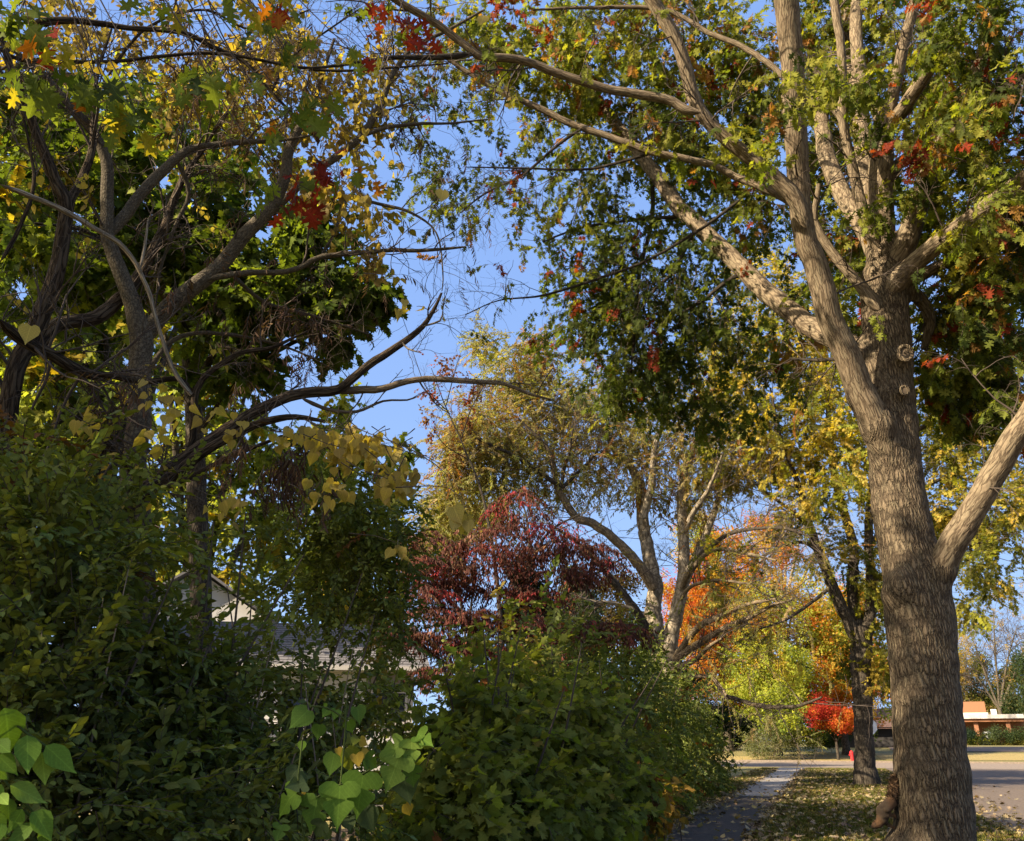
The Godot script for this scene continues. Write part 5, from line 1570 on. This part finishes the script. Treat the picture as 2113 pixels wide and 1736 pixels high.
# ------------------------------------------------------------------ the burgundy dogwood
func dogwood() -> void:
	var d := 19.0
	var t := tree_at("dogwood_tree", "burgundy leaved dogwood in drooping layers behind the hedge", 1060, d)
	var lines := []
	for s in [[[1050, 1600, 26], [1060, 1450, 22], [1075, 1330, 17], [1090, 1200, 11], [1090, 1090, 5], [1070, 1010, 2]], [[1060, 1440, 15], [1000, 1330, 12], [930, 1240, 8], [860, 1160, 4]], [[1072, 1350, 12], [1140, 1250, 9], [1220, 1190, 6], [1290, 1150, 3]], [[1085, 1250, 9], [1030, 1160, 6], [980, 1110, 3]], [[1066, 1400, 11], [1150, 1330, 8], [1230, 1290, 5], [1300, 1290, 3]], [[1056, 1480, 12], [960, 1400, 9], [880, 1340, 6], [840, 1290, 3]], [[1092, 1180, 7], [1130, 1100, 5], [1200, 1060, 3]]]:
		var l := limb_line(s, d, d + rnd(-1.2, 1.2), 0.2)
		limb_mesh(t, "trunk" if lines.is_empty() else "limb", l, "bark_dark", 9, 0.1)
		lines.append(l)
	twigs_of(t, lines, 14, 0.9, 2, "twig", 0.3)
	var BU := Color(0.14, 0.045, 0.036)
	var RB := Color(0.2, 0.062, 0.044)
	var RD := Color(0.34, 0.045, 0.055)
	var DB := Color(0.1, 0.04, 0.03)
	var BR := Color(0.25, 0.13, 0.075)
	var pal := [[BU, 4.0], [RB, 1.5], [DB, 3.0], [BR, 1.0], [RD, 0.35]]
	var red := [[RD, 1.5], [RB, 2.0], [BU, 1.5]]
	var meshes := []
	for k in 3:
		meshes.append(spray("long", 13, 0.42, 0.088, 1.8, 0.5, true, "twig", "leaf_dry", 0.1))
	var l := []
	for q in [[1075, 1015, 22, 14, 12, red], [1060, 1045, 44, 12, 17, red], [1090, 1075, 60, 12, 27, pal], [1120, 1100, 80, 12, 37, red], [880, 1115, 50, 14, 32, pal], [860, 1170, 60, 16, 45, pal], [850, 1230, 60, 16, 50, pal], [860, 1300, 60, 16, 50, pal], [1230, 1130, 50, 10, 22, pal], [1020, 1085, 40, 12, 27, pal], [1170, 1130, 80, 14, 57, pal], [1060, 1130, 80, 14, 62, pal], [960, 1120, 60, 16, 42, pal], [1220, 1165, 55, 12, 37, pal], [900, 1150, 70, 18, 62, pal], [1000, 1165, 90, 16, 75, pal], [1130, 1180, 80, 14, 50, pal], [900, 1200, 80, 18, 75, pal], [1010, 1215, 90, 14, 50, pal], [1120, 1225, 70, 12, 32, red], [880, 1260, 70, 16, 62, pal], [970, 1275, 100, 16, 87, pal], [1090, 1280, 80, 14, 55, pal], [1220, 1290, 80, 12, 45, pal], [1290, 1310, 50, 10, 25, pal], [900, 1320, 80, 16, 70, pal], [1010, 1330, 90, 16, 75, pal], [1120, 1340, 60, 16, 45, red], [930, 1380, 80, 16, 62, pal], [1040, 1395, 80, 16, 50, pal], [1170, 1300, 40, 16, 25, pal], [980, 1430, 70, 16, 37, pal], [880, 1385, 40, 20, 25, pal]]:
		for rep in 2:
			scatter(l, [[q[0], q[1] + rnd(-5, 5), d + rnd(-1.2, 0.8), q[2], q[3], 0.7, q[4], q[5]]], 0.8, 1.2, 0.1, true)
	mass("crown", t, meshes, l)
# ------------------------------------------------------------------ the hedge
func stems(s: Node3D, count: int, reach: Vector3, tall: float, mat := "twig_pale", rad := 0.012) -> void:
	var side := Vector3(s.position.x, 0, s.position.z).normalized().cross(Vector3.UP)
	for k in count:
		var f := Vector3(rnd(-0.4, 0.4), 0, rnd(-0.4, 0.4))
		var top := side * rnd(-1, 1) * reach.x + Vector3(0, tall * rnd(0.7, 1.05), 0) + Vector3(rnd(-1, 1), 0, rnd(-1, 1)) * reach.z
		var m := f.lerp(top, 0.5) + Vector3(rnd(-0.15, 0.15), 0.2, rnd(-0.15, 0.15))
		var l := smooth_path([f - Vector3(0, 0.05, 0), f.lerp(m, 0.5) + rdir() * 0.06, m, top], [rad * 1.3, rad, rad * 0.7, rad * 0.25], 0.15)
		var g := Geo.new()
		tube(g, l[0], l[1], 6, 0.1)
		part("stem", g.mesh(), M[mat], s)

func edge_leaves(s: Node3D, blobs: Array, kind: String, mat: String, size: float, count: int, pal: Array) -> void:
	var shapes := leaf_shapes(kind, 0.15, 5)
	for k in count:
		var b: Array = blobs[rng.randi() % blobs.size()]
		var a := rnd(0, TAU)
		var r := sqrt(rng.randf()) * 0.95
		var x: float = b[0] + cos(a) * r * b[3]
		var y: float = b[1] + sin(a) * r * b[4]
		var p := P(x, y, b[2] - b[5] * (0.3 + 0.8 * sqrt(maxf(0.0, 1.0 - r * r))))
		var dir := Vector3(rnd(-1, 1), rnd(-0.9, 0.2), rnd(-0.4, 0.9))
		single_leaf(s, shapes, mat, pal, p, facing(dir, Vector3(0, 0.7, 0) + (EYE - p).normalized() * 0.6 + rdir() * 0.5), size * rnd(0.6, 1.15))

func hedge() -> void:
	var DK := Color(0.16, 0.19, 0.05)
	var GR := Color(0.24, 0.275, 0.065)
	var LG := Color(0.31, 0.345, 0.08)
	var BG := Color(0.19, 0.24, 0.08)
	var YE := Color(0.46, 0.34, 0.08)
	var BN := Color(0.2, 0.09, 0.03)
	var pal := [[GR, 3.0], [DK, 2.0], [BG, 2.0], [LG, 1.0], [YE, 0.03], [BN, 0.03]]
	var tones := [[GR, 3.0], [DK, 2.0], [BG, 2.0], [LG, 1.0], [GR * 1.15, 1.0], [YE, 0.06]]
	var hs := []
	for k in 4:
		hs.append(spray("oval", 20, 0.4, 0.058, 0.2, 0.7, true, "twig", "leaf_wax", 0.05))
	var shrubs := [
		["honeysuckle_shrub", "tall oval leaved shrub behind the bright big leaves at the near end of the hedge", 60, 4.9, [[30, 1000, 5.4, 120, 80, 0.5, 60], [60, 920, 5.6, 90, 60, 0.5, 20], [120, 1130, 5.3, 140, 90, 0.6, 150], [60, 1300, 5.1, 150, 110, 0.6, 190], [90, 1480, 4.9, 170, 110, 0.6, 190], [80, 1660, 4.6, 190, 100, 0.5, 190]]],
		["honeysuckle_shrub", "dense oval leaved shrub below the forked grey trunk", 330, 5.4, [[280, 1070, 5.9, 110, 80, 0.5, 36], [230, 980, 6.0, 90, 60, 0.5, 16], [400, 1230, 5.8, 50, 60, 0.5, 6], [290, 1370, 5.6, 130, 60, 0.6, 80], [470, 1390, 5.6, 70, 40, 0.4, 24], [300, 1460, 5.4, 150, 90, 0.6, 170], [330, 1600, 5.2, 170, 90, 0.6, 170], [380, 1710, 4.9, 170, 60, 0.5, 120]]],
		["honeysuckle_shrub", "loose oval leaved shrub before the white house wall", 560, 6.1, [[560, 1260, 6.6, 60, 40, 0.6, 16], [560, 1440, 6.4, 110, 50, 0.6, 50], [590, 1510, 6.2, 110, 80, 0.6, 80], [540, 1620, 6.0, 130, 80, 0.6, 110], [660, 1680, 6.0, 110, 60, 0.6, 70], [690, 1430, 6.6, 70, 60, 0.5, 40], [800, 1440, 7.6, 30, 60, 0.4, 16], [620, 1400, 6.6, 60, 40, 0.4, 26]]],
		["climbing_shrub", "dark climbing greenery over the house roof with round leaves", 720, 8.2, [[660, 1060, 8.6, 100, 60, 0.7, 90], [760, 1080, 8.4, 80, 80, 0.7, 130], [640, 1180, 8.6, 80, 70, 0.7, 60], [760, 1200, 8.4, 80, 80, 0.7, 140], [700, 1290, 8.4, 90, 40, 0.6, 24], [810, 1290, 8.3, 40, 70, 0.5, 50], [500, 1130, 8.8, 70, 60, 0.7, 12]]],
	]
	for s in shrubs:
		var n := shrub_base(s[0], s[1], s[2], 1700, s[3])
		var l := []
		var bl := []
		for b in s[4]:
			bl.append([b[0], b[1], b[2], b[3], b[4], b[5], b[6] * 1.25, pal])
		scatter(l, bl, 0.8, 1.25, 0.15, false, 0.22)
		stems(n, 5, Vector3(0.7, 0, 0.4), 2.5, "twig_pale", 0.009)
		stems(n, 6, Vector3(0.8, 0, 0.3), 2.8, "twig", 0.014)
		mass("foliage", n, hs, l)
		edge_leaves(n, s[4], "oval", "leaf_wax", 0.063, 290, tones)
	# broad stringy stump low in the second shrub
	var st := P(280, 1690, 5.0)
	var stump := thing("dead_stump", "brown stringy dead stem lying low among the hedge leaves", "stump", Vector3(st.x, 0, st.z))
	limb(stump, "stem", [[180, 1790, 60], [215, 1740, 56], [250, 1700, 46], [285, 1660, 30], [300, 1640, 14]], 4.9, 5.3, "bark_shaggy", 14, 0.3)
	# lobed shrub in the middle
	var ms := []
	for k in 3:
		ms.append(spray("maple", 9, 0.4, 0.1, 0.45, 0.7, false, "twig", "leaf", 0.35))
	var mp := [[GR * 1.15, 3.0], [LG * 1.25, 4.0], [DK, 0.8], [Color(0.28, 0.31, 0.06), 0.8], [YE, 0.04]]
	for s in [["maple_sapling", "bushy lobed leaved sapling at the foot of the dogwood", 960, 8.6, [[930, 1510, 8.6, 80, 60, 0.6, 90], [960, 1600, 8.2, 110, 80, 0.7, 190], [930, 1700, 7.8, 130, 70, 0.7, 190], [1060, 1660, 8.6, 100, 90, 0.7, 170], [1050, 1540, 9.0, 90, 80, 0.7, 130]]], ["maple_sapling", "bushy lobed leaved sapling beside the path with some orange leaves", 1170, 10.4, [[1130, 1460, 10.5, 90, 60, 0.8, 110], [1150, 1560, 10.2, 100, 90, 0.8, 200], [1170, 1670, 9.8, 100, 80, 0.8, 200], [1250, 1600, 11.6, 70, 80, 0.8, 150], [1040, 1440, 10.5, 70, 50, 0.7, 60]]]]:
		var n := shrub_base(s[0], s[1], s[2], 1700, s[3])
		var l := []
		var bl := []
		for b in s[4]:
			bl.append([b[0], b[1], b[2], b[3], b[4], b[5], b[6] * 1.2, mp])
		scatter(l, bl, 0.8, 1.3, 0.35)
		stems(n, 8, Vector3(0.9, 0, 0.7), 2.6, "twig", 0.02)
		mass("foliage", n, ms, l)
		edge_leaves(n, s[4], "maple", "leaf", 0.13, 200, [[GR * 1.1, 3.0], [LG * 1.1, 3.0], [Color(0.26, 0.29, 0.05), 1.5], [YE, 0.35], [Color(0.4, 0.16, 0.05), 0.15]])
	# a few orange sprays among them
	var os := shrub_base("orange_sapling", "slender sapling with hanging orange brown leaves before the hedge", 1230, 1700, 10.8)
	var ol := []
	var opal := [[Color(0.38, 0.15, 0.06), 2.0], [Color(0.25, 0.1, 0.04), 2.0], [YE, 0.4]]
	scatter(ol, [[1232, 1490, 10.6, 16, 40, 0.2, 12, opal], [1330, 1590, 12.0, 22, 36, 0.2, 14, [[BN, 1.0]]], [1290, 1610, 11.6, 26, 26, 0.2, 10, [[BN, 1.0]]]], 0.8, 1.2, 0.7)
	mass("foliage", os, ms, ol)
	stems(os, 2, Vector3(0.3, 0, 0.2), 2.5, "twig", 0.012)
	# dense far part of the hedge, bush by bush along the path
	var fs := []
	for k in 3:
		fs.append(spray("oval", 16, 0.5, 0.095, 0.25, 0.8, true, "twig", "leaf_wax", 0.05))
	var fp := [[DK, 2.5], [GR, 3.0], [LG, 2.0], [BG, 1.0], [YE, 0.15], [BN, 0.1]]
	var fl := ["dense green hedge bush next to the lobed sapling", "dense green hedge bush behind the yellow leaves by the path", "tall green hedge bush in front of the pale many stemmed tree", "green hedge bush where the dark path meets the concrete slabs", "rounded green hedge bush beside the first concrete slabs", "green hedge bush under the arching low limb", "last low green hedge bush before the cross street"]
	var fa := [13.0, 16.0, 19.0, 22.0, 25.0, 28.0, 31.0]
	var ft := [3.5, 4.0, 4.3, 4.2, 3.9, 3.5, 2.9]
	for k in 7:
		var n := thing("hedge_bush", fl[k], "shrub", G(fa[k], -4.5), "bushes of the far hedge")
		var l := []
		var c := G(fa[k], -4.5, ft[k] * 0.5)
		scatter_in(l, c, ACROSS, ALONG, Vector3(1.15, ft[k] * 0.47, 1.8), 520, fp, 0.8, 1.4, 0.2)
		scatter_in(l, G(fa[k], -3.7, 0.5), ACROSS, ALONG, Vector3(0.5, 0.6, 1.5), 70, [[DK, 2.0], [GR, 2.0], [YE, 0.3], [BN, 0.2]], 0.8, 1.2, 0.2)
		stems(n, 6, Vector3(0.8, 0, 0.8), ft[k], "twig", 0.014)
		mass("foliage", n, fs, l)
	# yellow leaved low plant by the path
	var yp := shrub_base("yellow_bush", "low bush with large yellow leaves leaning over the path", 1340, 1700, 13.5)
	var yl := []
	scatter(yl, [[1350, 1640, 13.4, 50, 45, 0.4, 34, [[Color(0.42, 0.27, 0.06), 3.0], [Color(0.4, 0.19, 0.05), 1.0], [GR, 1.5]]]], 0.9, 1.3, 0.6)
	mass("foliage", yp, ms, yl)
	edge_leaves(yp, [[1345, 1620, 12.6, 60, 60, 0.4], [1290, 1640, 12.0, 40, 40, 0.4]], "heart", "leaf", 0.15, 80, [[Color(0.48, 0.31, 0.06), 3.0], [Color(0.42, 0.2, 0.05), 1.0]])
	stems(yp, 5, Vector3(0.4, 0, 0.3), 1.2, "twig", 0.01)

# ------------------------------------------------------------------ branches close to the eye
func pinned(t: Node3D, shapes: Array, mat: String, col: Color, x0: float, y0: float, x1: float, y1: float, d: float, turn := 0.0) -> void:
	var a := P(x0, y0, d)
	var b := P(x1, y1, d + rnd(-0.035, 0.035))
	var p := (a + b) / 2
	single_leaf(t, shapes, mat, [[col, 1.0]], a, facing(b - a, (EYE - p).normalized() + Vector3(0, 0.5, 0) + rdir() * 0.25 + Vector3(turn, 0, 0)), a.distance_to(b) / 1.06)

func near_branches() -> void:
	var G1 := Color(0.175, 0.3, 0.045)
	var G2 := Color(0.14, 0.24, 0.045)
	var G3 := Color(0.24, 0.36, 0.07)
	var DG := Color(0.1, 0.14, 0.06)
	var YE := Color(0.55, 0.38, 0.06)
	var YG := Color(0.3, 0.33, 0.05)
	# mulberry shoot
	var f := P(640, 2100, 3.4)
	f.y = 0
	var t := thing("mulberry_shoot", "slender shoot with large lobed bright green leaves in front of the hedge", "plant", f)
	var ms := leaf_shapes("mulberry", 0.0, 5)
	var hs := leaf_shapes("heart", 0.0, 4)
	var k := 0.1753
	for q in [[1320, 880, 1240, 1370, G1], [1050, 1010, 1010, 1500, G1], [780, 1150, 680, 1560, G2], [1760, 660, 1590, 1070, G3], [1900, 480, 1900, 770, G3], [1950, 430, 2130, 570, G1], [1870, 800, 1910, 1020, G2], [540, 1110, 240, 1300, G1], [1800, 560, 1560, 660, G3], [350, 1480, 290, 1680, G2], [850, 1430, 760, 1620, DG], [1330, 700, 1480, 800, G2], [640, 1000, 400, 1060, DG]]:
		pinned(t, ms, "leaf_wax", q[4], 518.5 + q[0] * k, 1444 + q[1] * k, 518.5 + q[2] * k, 1444 + q[3] * k, 3.4)
	for q in [[1780, 850, 1870, 1230, DG], [650, 1050, 580, 1130, YE], [980, 620, 920, 900, G2], [1100, 570, 1180, 860, YG], [1010, 570, 1050, 670, YE], [1290, 600, 1400, 710, YE], [1280, 470, 1360, 540, YE], [1230, 640, 1270, 800, YE], [680, 110, 450, 350, G2], [900, 120, 830, 220, G1], [1000, 120, 960, 250, G1], [1230, 80, 1280, 290, G2], [1140, 250, 1190, 390, G1], [800, 290, 780, 470, G2], [600, 490, 590, 620, G1], [560, 800, 420, 1030, DG], [1320, 1270, 1450, 1560, DG], [1150, 1400, 1160, 1560, DG], [1810, 1220, 1870, 1370, YE], [1240, 470, 1190, 560, YG], [900, 60, 870, 130, G1], [1100, 640, 1060, 760, G2]]:
		pinned(t, hs, "leaf_wax", q[4], 518.5 + q[0] * k, 1444 + q[1] * k, 518.5 + q[2] * k, 1444 + q[3] * k, 3.5)
	var g := Geo.new()
	for s in [[[2000, 420], [1800, 600], [1320, 870], [1050, 1000], [780, 1150], [600, 1400], [620, 2200], [690, 3600]], [[1120, 0], [1110, 300], [1090, 560], [1050, 1000]], [[700, 80], [900, 100], [1130, 250]], [[780, 1150], [560, 1100], [600, 480]], [[1780, 840], [1790, 620]], [[1320, 1270], [1150, 1380], [850, 1420], [600, 1450]]]:
		var pts := []
		var rr := []
		for q in s:
			pts.append(P(518.5 + q[0] * k, 1444 + q[1] * k, 3.45) - f)
			rr.append(0.0035)
		if s.size() > 6:
			pts[-1] = Vector3.ZERO
		var l := smooth_path(pts, rr, 0.04)
		tube(g, l[0], l[1], 6)
	part("stem", g.mesh(), tinted("leaf_wax", Color(0.12, 0.16, 0.05)), t)
	# bright leaves at the lower corner
	f = P(-60, 2400, 2.4)
	f.y = 0
	t = thing("elder_shoot", "bright green pointed leaves hanging close to the eye below the hedge", "plant", f)
	var os := leaf_shapes("pointed", 0.0, 5)
	for q in [[40, 360, 150, 900, G1], [280, 640, 245, 1090, G1], [430, 820, 470, 1155, G3], [470, 750, 745, 1070, G1], [600, 920, 530, 1030, G3], [-60, 700, 120, 900, G2], [-40, 860, 190, 1060, G1], [-20, 980, 60, 1110, G2], [110, 1160, 370, 1400, G3], [90, 1290, 70, 1570, G2], [230, 1410, 90, 1650, G1], [320, 1440, 540, 1760, G1], [340, 1560, 110, 1790, G2], [-20, 1250, 95, 1390, G3], [-80, 1450, 30, 1700, G2], [-100, 1150, 20, 1330, G1], [20, 1550, -40, 1780, G1], [420, 1600, 460, 1800, G2]]:
		pinned(t, os, "leaf_wax", q[4], q[0] * 0.2, 1389 + q[1] * 0.2, q[2] * 0.2, 1389 + q[3] * 0.2, 2.4)
	g = Geo.new()
	for s in [[[600, 920], [460, 750], [280, 630], [100, 480], [-100, 420], [-300, 800], [-300, 4000]], [[340, 1440], [120, 1200], [-60, 1000], [-250, 900]], [[420, 1590], [200, 1400], [-100, 1400], [-290, 1500]]]:
		var pts := []
		var rr := []
		for q in s:
			pts.append(P(q[0] * 0.2, 1389 + q[1] * 0.2, 2.43) - f)
			rr.append(0.003)
		if s.size() > 6:
			pts[-1] = Vector3.ZERO
		var l := smooth_path(pts, rr, 0.03)
		tube(g, l[0], l[1], 6)
	part("stem", g.mesh(), tinted("leaf_wax", Color(0.12, 0.16, 0.05)), t)
	# oak branches hanging in from above: the tree stands behind the eye, on the sunny side
	var of := Vector3(-4.2, 0, 5.0)
	t = thing("oak_tree", "overhanging oak whose low twigs of green and scarlet lobed leaves hang from above", "tree", of)
	var trunk := smooth_path([of - Vector3(0, 0.1, 0), of + Vector3(0, 1.0, 0), of + Vector3(0.1, 3.0, 0), of + Vector3(0.1, 5.0, -0.3), of + Vector3(0.2, 9.0, -0.4)], [0.5, 0.38, 0.34, 0.28, 0.08], 0.2)
	limb_mesh(t, "trunk", trunk, "bark_oak", 18, 0.08, 2.0, 0.55)
	var over := P(250, -420, 3.9)
	var bough := smooth_path([of + Vector3(0, 3.2, 0), of.lerp(over, 0.4) + Vector3(0, 2.6, 0), over, P(600, -300, 4.2), P(950, -160, 4.6)], [0.11, 0.07, 0.035, 0.02, 0.008], 0.1)
	limb_mesh(t, "limb", bough, "bark_limb", 10)
	var shapes := leaf_shapes("oak", 0.3, 6)
	var GN := Color(0.22, 0.27, 0.06)
	var SC := Color(0.4, 0.05, 0.035)
	var OG := Color(0.5, 0.17, 0.03)
	var YL := Color(0.45, 0.36, 0.05)
	var RR := Color(0.3, 0.04, 0.03)
	var gn := [[GN, 4.0], [Color(0.15, 0.2, 0.05), 2.0], [YL, 0.7], [OG, 0.3], [DG, 1.0]]
	var rd := [[SC, 2.0], [OG, 1.0], [RR, 2.5], [GN, 2.0]]
	var mx := [[GN, 2.0], [SC, 1.0], [OG, 1.0], [YL, 1.0]]
	var bp: Array = bough[0]
	g = Geo.new()
	for q in [[50, 40, 3.0, 60, 40, 15, gn], [110, 90, 3.0, 30, 30, 8, mx], [60, 170, 3.1, 60, 30, 13, gn], [210, 190, 3.1, 50, 30, 12, gn], [205, 210, 3.2, 20, 20, 3, mx], [270, 250, 3.2, 50, 45, 18, gn], [290, 170, 3.3, 40, 20, 7, gn], [440, 180, 3.3, 60, 30, 15, gn], [510, 190, 3.5, 30, 25, 6, gn], [570, 20, 3.1, 40, 30, 9, mx], [550, 70, 3.3, 40, 30, 9, gn], [590, 120, 3.4, 35, 35, 9, gn], [570, 30, 3.2, 16, 12, 2, rd], [600, 255, 3.4, 35, 35, 11, gn], [650, 230, 3.5, 50, 30, 12, gn], [720, 130, 3.8, 40, 30, 6, mx], [655, 370, 3.7, 60, 40, 18, [[RR, 2.0], [SC, 1.0], [GN, 2.0]]], [615, 420, 3.7, 35, 40, 8, rd], [570, 420, 3.6, 25, 40, 5, gn], [745, 350, 4.1, 40, 50, 10, mx], [800, 30, 3.9, 50, 20, 10, rd], [845, 80, 3.9, 40, 30, 14, rd], [780, 60, 4.0, 20, 30, 5, rd], [830, 380, 4.6, 30, 40, 7, gn], [480, 20, 3.6, 40, 20, 6, gn], [340, 30, 3.6, 50, 20, 6, gn]]:
		var c := P(q[0], q[1] - q[4], q[2])
		var best: Vector3 = bp[0]
		for p in bp:
			if p.distance_to(c + Vector3(0, 0.5, 0)) < best.distance_to(c + Vector3(0, 0.5, 0)):
				best = p
		var tw := smooth_path([best - of, best.lerp(c, 0.25) + Vector3(rnd(-0.3, 0.1), 0.1, rnd(-0.2, 0.2)) - of, best.lerp(c, 0.7) + Vector3(rnd(-0.22, -0.05), 0.06, rnd(-0.1, 0.1)) - of, c - of], [0.008, 0.006, 0.004, 0.0025], 0.05)
		tube(g, tw[0], tw[1], 5)
		for j in q[5]:
			var o := rdir() * sqrt(rng.randf())
			var p := P(q[0] + o.x * q[3], q[1] + o.y * q[4] - 20, q[2] + o.z * 0.2)
			var dir := Vector3(rnd(-0.9, 0.9), rnd(-1.2, -0.2), rnd(-0.6, 0.6))
			single_leaf(t, shapes, "leaf", q[6], p, facing(dir, rdir() + (EYE - p).normalized() * 0.15 + Vector3(0, 0.4, 0)), rnd(0.08, 0.125))
			if j % 2 == 0:
				tube(g, [c - of, c.lerp(p, 0.5) + rdir() * 0.02 - of, p - of], [0.0025, 0.0015], 4, 0.0, 1.0, 1.0, false)
	var twp := part("twigs", g.mesh(), M.twig, t)
	twp.set_meta("kind", "stuff")
	var osp := [spray("oak", 9, 0.35, 0.13, 0.4, 0.8), spray("oak", 9, 0.35, 0.13, 0.4, 0.8)]
	var ol := []
	scatter_in(ol, of + Vector3(0, 7.5, -0.5), Vector3(1, 0, 0), Vector3(0, 0, 1), Vector3(3.2, 2.2, 2.6), 170, gn, 0.9, 1.4)
	mass("crown", t, osp, ol)
	twigs_of(t, [trunk], 18, 2.4, 2)

# ------------------------------------------------------------------ grass and fallen leaves
func ground_cover() -> void:
	var tuft := []
	for k in 3:
		var g := Geo.new()
		for j in 14:
			var dir := Vector3(rnd(-0.7, 0.7), 1.0, rnd(-0.7, 0.7))
			var v := rnd(0.7, 1.3)
			add_leaf(g, "pod", facing(dir, rdir()), Vector3(rnd(-0.09, 0.09), 0, rnd(-0.09, 0.09)), rnd(0.05, 0.1), Color(v, v, v * 0.8), 0.3, 0.5)
		var m := g.mesh()
		m.surface_set_material(0, M.leaf_dry)
		tuft.append(m)
	var n3 := Node3D.new()
	n3.name = "grass"
	n3.set_meta("kind", "stuff")
	n3.set_meta("label", "short green grass between the path and the kerb")
	add_child(n3)
	var l := []
	for k in 20000:
		var a := 5.0 + 52.0 * pow(rng.randf(), 1.3)
		var s := rnd(-1.4, 2.95)
		if rng.randf() < 0.12:
			s = rnd(-3.9, -3.05)
		var p := G(a, s, 0.0)
		l.append([Transform3D(Basis(Vector3.UP, rnd(0, TAU)).scaled_local(Vector3.ONE * rnd(0.6, 1.2)), p), jitter(Color(0.13, 0.15, 0.035) if rng.randf() < 0.7 else Color(0.28, 0.22, 0.08))])
	mass("tuft", n3, tuft, l)
	# fallen leaves as one litter
	var lit := []
	for kind in ["oak", "maple", "heart", "oak"]:
		var g := Geo.new()
		add_leaf(g, kind, Basis(Vector3(1, 0, 0), Vector3(0, 0, -1), Vector3(0, 1, 0)), Vector3(0, 0.004, 0.05), 0.11, Color.WHITE, 0.3, -0.35)
		var m := g.mesh()
		m.surface_set_material(0, M.leaf_dry)
		lit.append(m)
	var n4 := Node3D.new()
	n4.name = "fallen_leaves"
	n4.set_meta("kind", "stuff")
	n4.set_meta("label", "brown and tan fallen leaves littering the grass under the trees")
	add_child(n4)
	l = []
	var pal := [[Color(0.33, 0.25, 0.15), 3.0], [Color(0.2, 0.14, 0.085), 2.0], [Color(0.46, 0.36, 0.2), 2.0], [Color(0.5, 0.36, 0.11), 0.6], [Color(0.11, 0.075, 0.05), 1.5]]
	for k in 13000:
		var a := 4.0 + 50.0 * pow(rng.randf(), 1.25)
		var s := rnd(-1.5, 3.1)
		var r := rng.randf()
		if r < 0.16:
			s = rnd(-4.2, -3.0)
		elif r < 0.19:
			s = rnd(-3.0, -1.5)
			if rng.randf() < 0.5:
				s = -3.05 + absf(rng.randfn(0, 0.25))
		elif r < 0.26:
			s = 3.0 + absf(rng.randfn(0, 0.8))
		var b := Basis(Vector3.UP, rnd(0, TAU)) * Basis(Vector3(1, 0, 0), rng.randfn(0, 0.35)) * Basis(Vector3(0, 0, 1), rng.randfn(0, 0.35))
		var on_grass := s > -1.5 and s < 3.0
		l.append([Transform3D(b.scaled_local(Vector3.ONE * rnd(0.6, 1.25)), G(a, s, rnd(0.02, 0.06) if on_grass else 0.03)), jitter(pick(pal))])
	for k in 2500:
		l.append([Transform3D((Basis(Vector3.UP, rnd(0, TAU)) * Basis(Vector3(1, 0, 0), rng.randfn(0, 0.3))).scaled_local(Vector3.ONE * rnd(0.6, 1.2)), G(rnd(4, 20), rnd(-8, -3.1), 0.03)), jitter(pick(pal))])
	for k in 2600:
		var s: float = [-1.42, -3.06][k % 2] + rng.randfn(0, 0.13)
		l.append([Transform3D((Basis(Vector3.UP, rnd(0, TAU)) * Basis(Vector3(1, 0, 0), rng.randfn(0, 0.4))).scaled_local(Vector3.ONE * rnd(0.6, 1.2)), G(rnd(8, 55), s, rnd(0.025, 0.06))), jitter(pick(pal))])
	mass("leaf", n4, lit, l)
	# single pale leaves on the dark path
	for k in 90:
		var a := 14.0 + 15.0 * pow(rng.randf(), 1.1)
		var s := rnd(-2.95, -1.5)
		var o := MeshInstance3D.new()
		o.name = numbered("path_leaf")
		var g: Mesh = lit[rng.randi() % 4]
		o.mesh = g
		o.set_surface_override_material(0, tinted("leaf_dry", pick([[Color(0.55, 0.42, 0.2), 3.0], [Color(0.5, 0.36, 0.12), 1.0], [Color(0.4, 0.28, 0.15), 2.0]])))
		o.transform = Transform3D((Basis(Vector3.UP, rnd(0, TAU)) * Basis(Vector3(1, 0, 0), rng.randfn(0, 0.25))).scaled_local(Vector3.ONE * rnd(0.8, 1.4)), G(a, s, 0.03))
		o.set_meta("label", "pale fallen leaf lying on the dark path")
		o.set_meta("category", "fallen leaf")
		o.set_meta("group", "fallen leaves on the dark path")
		add_child(o, true)
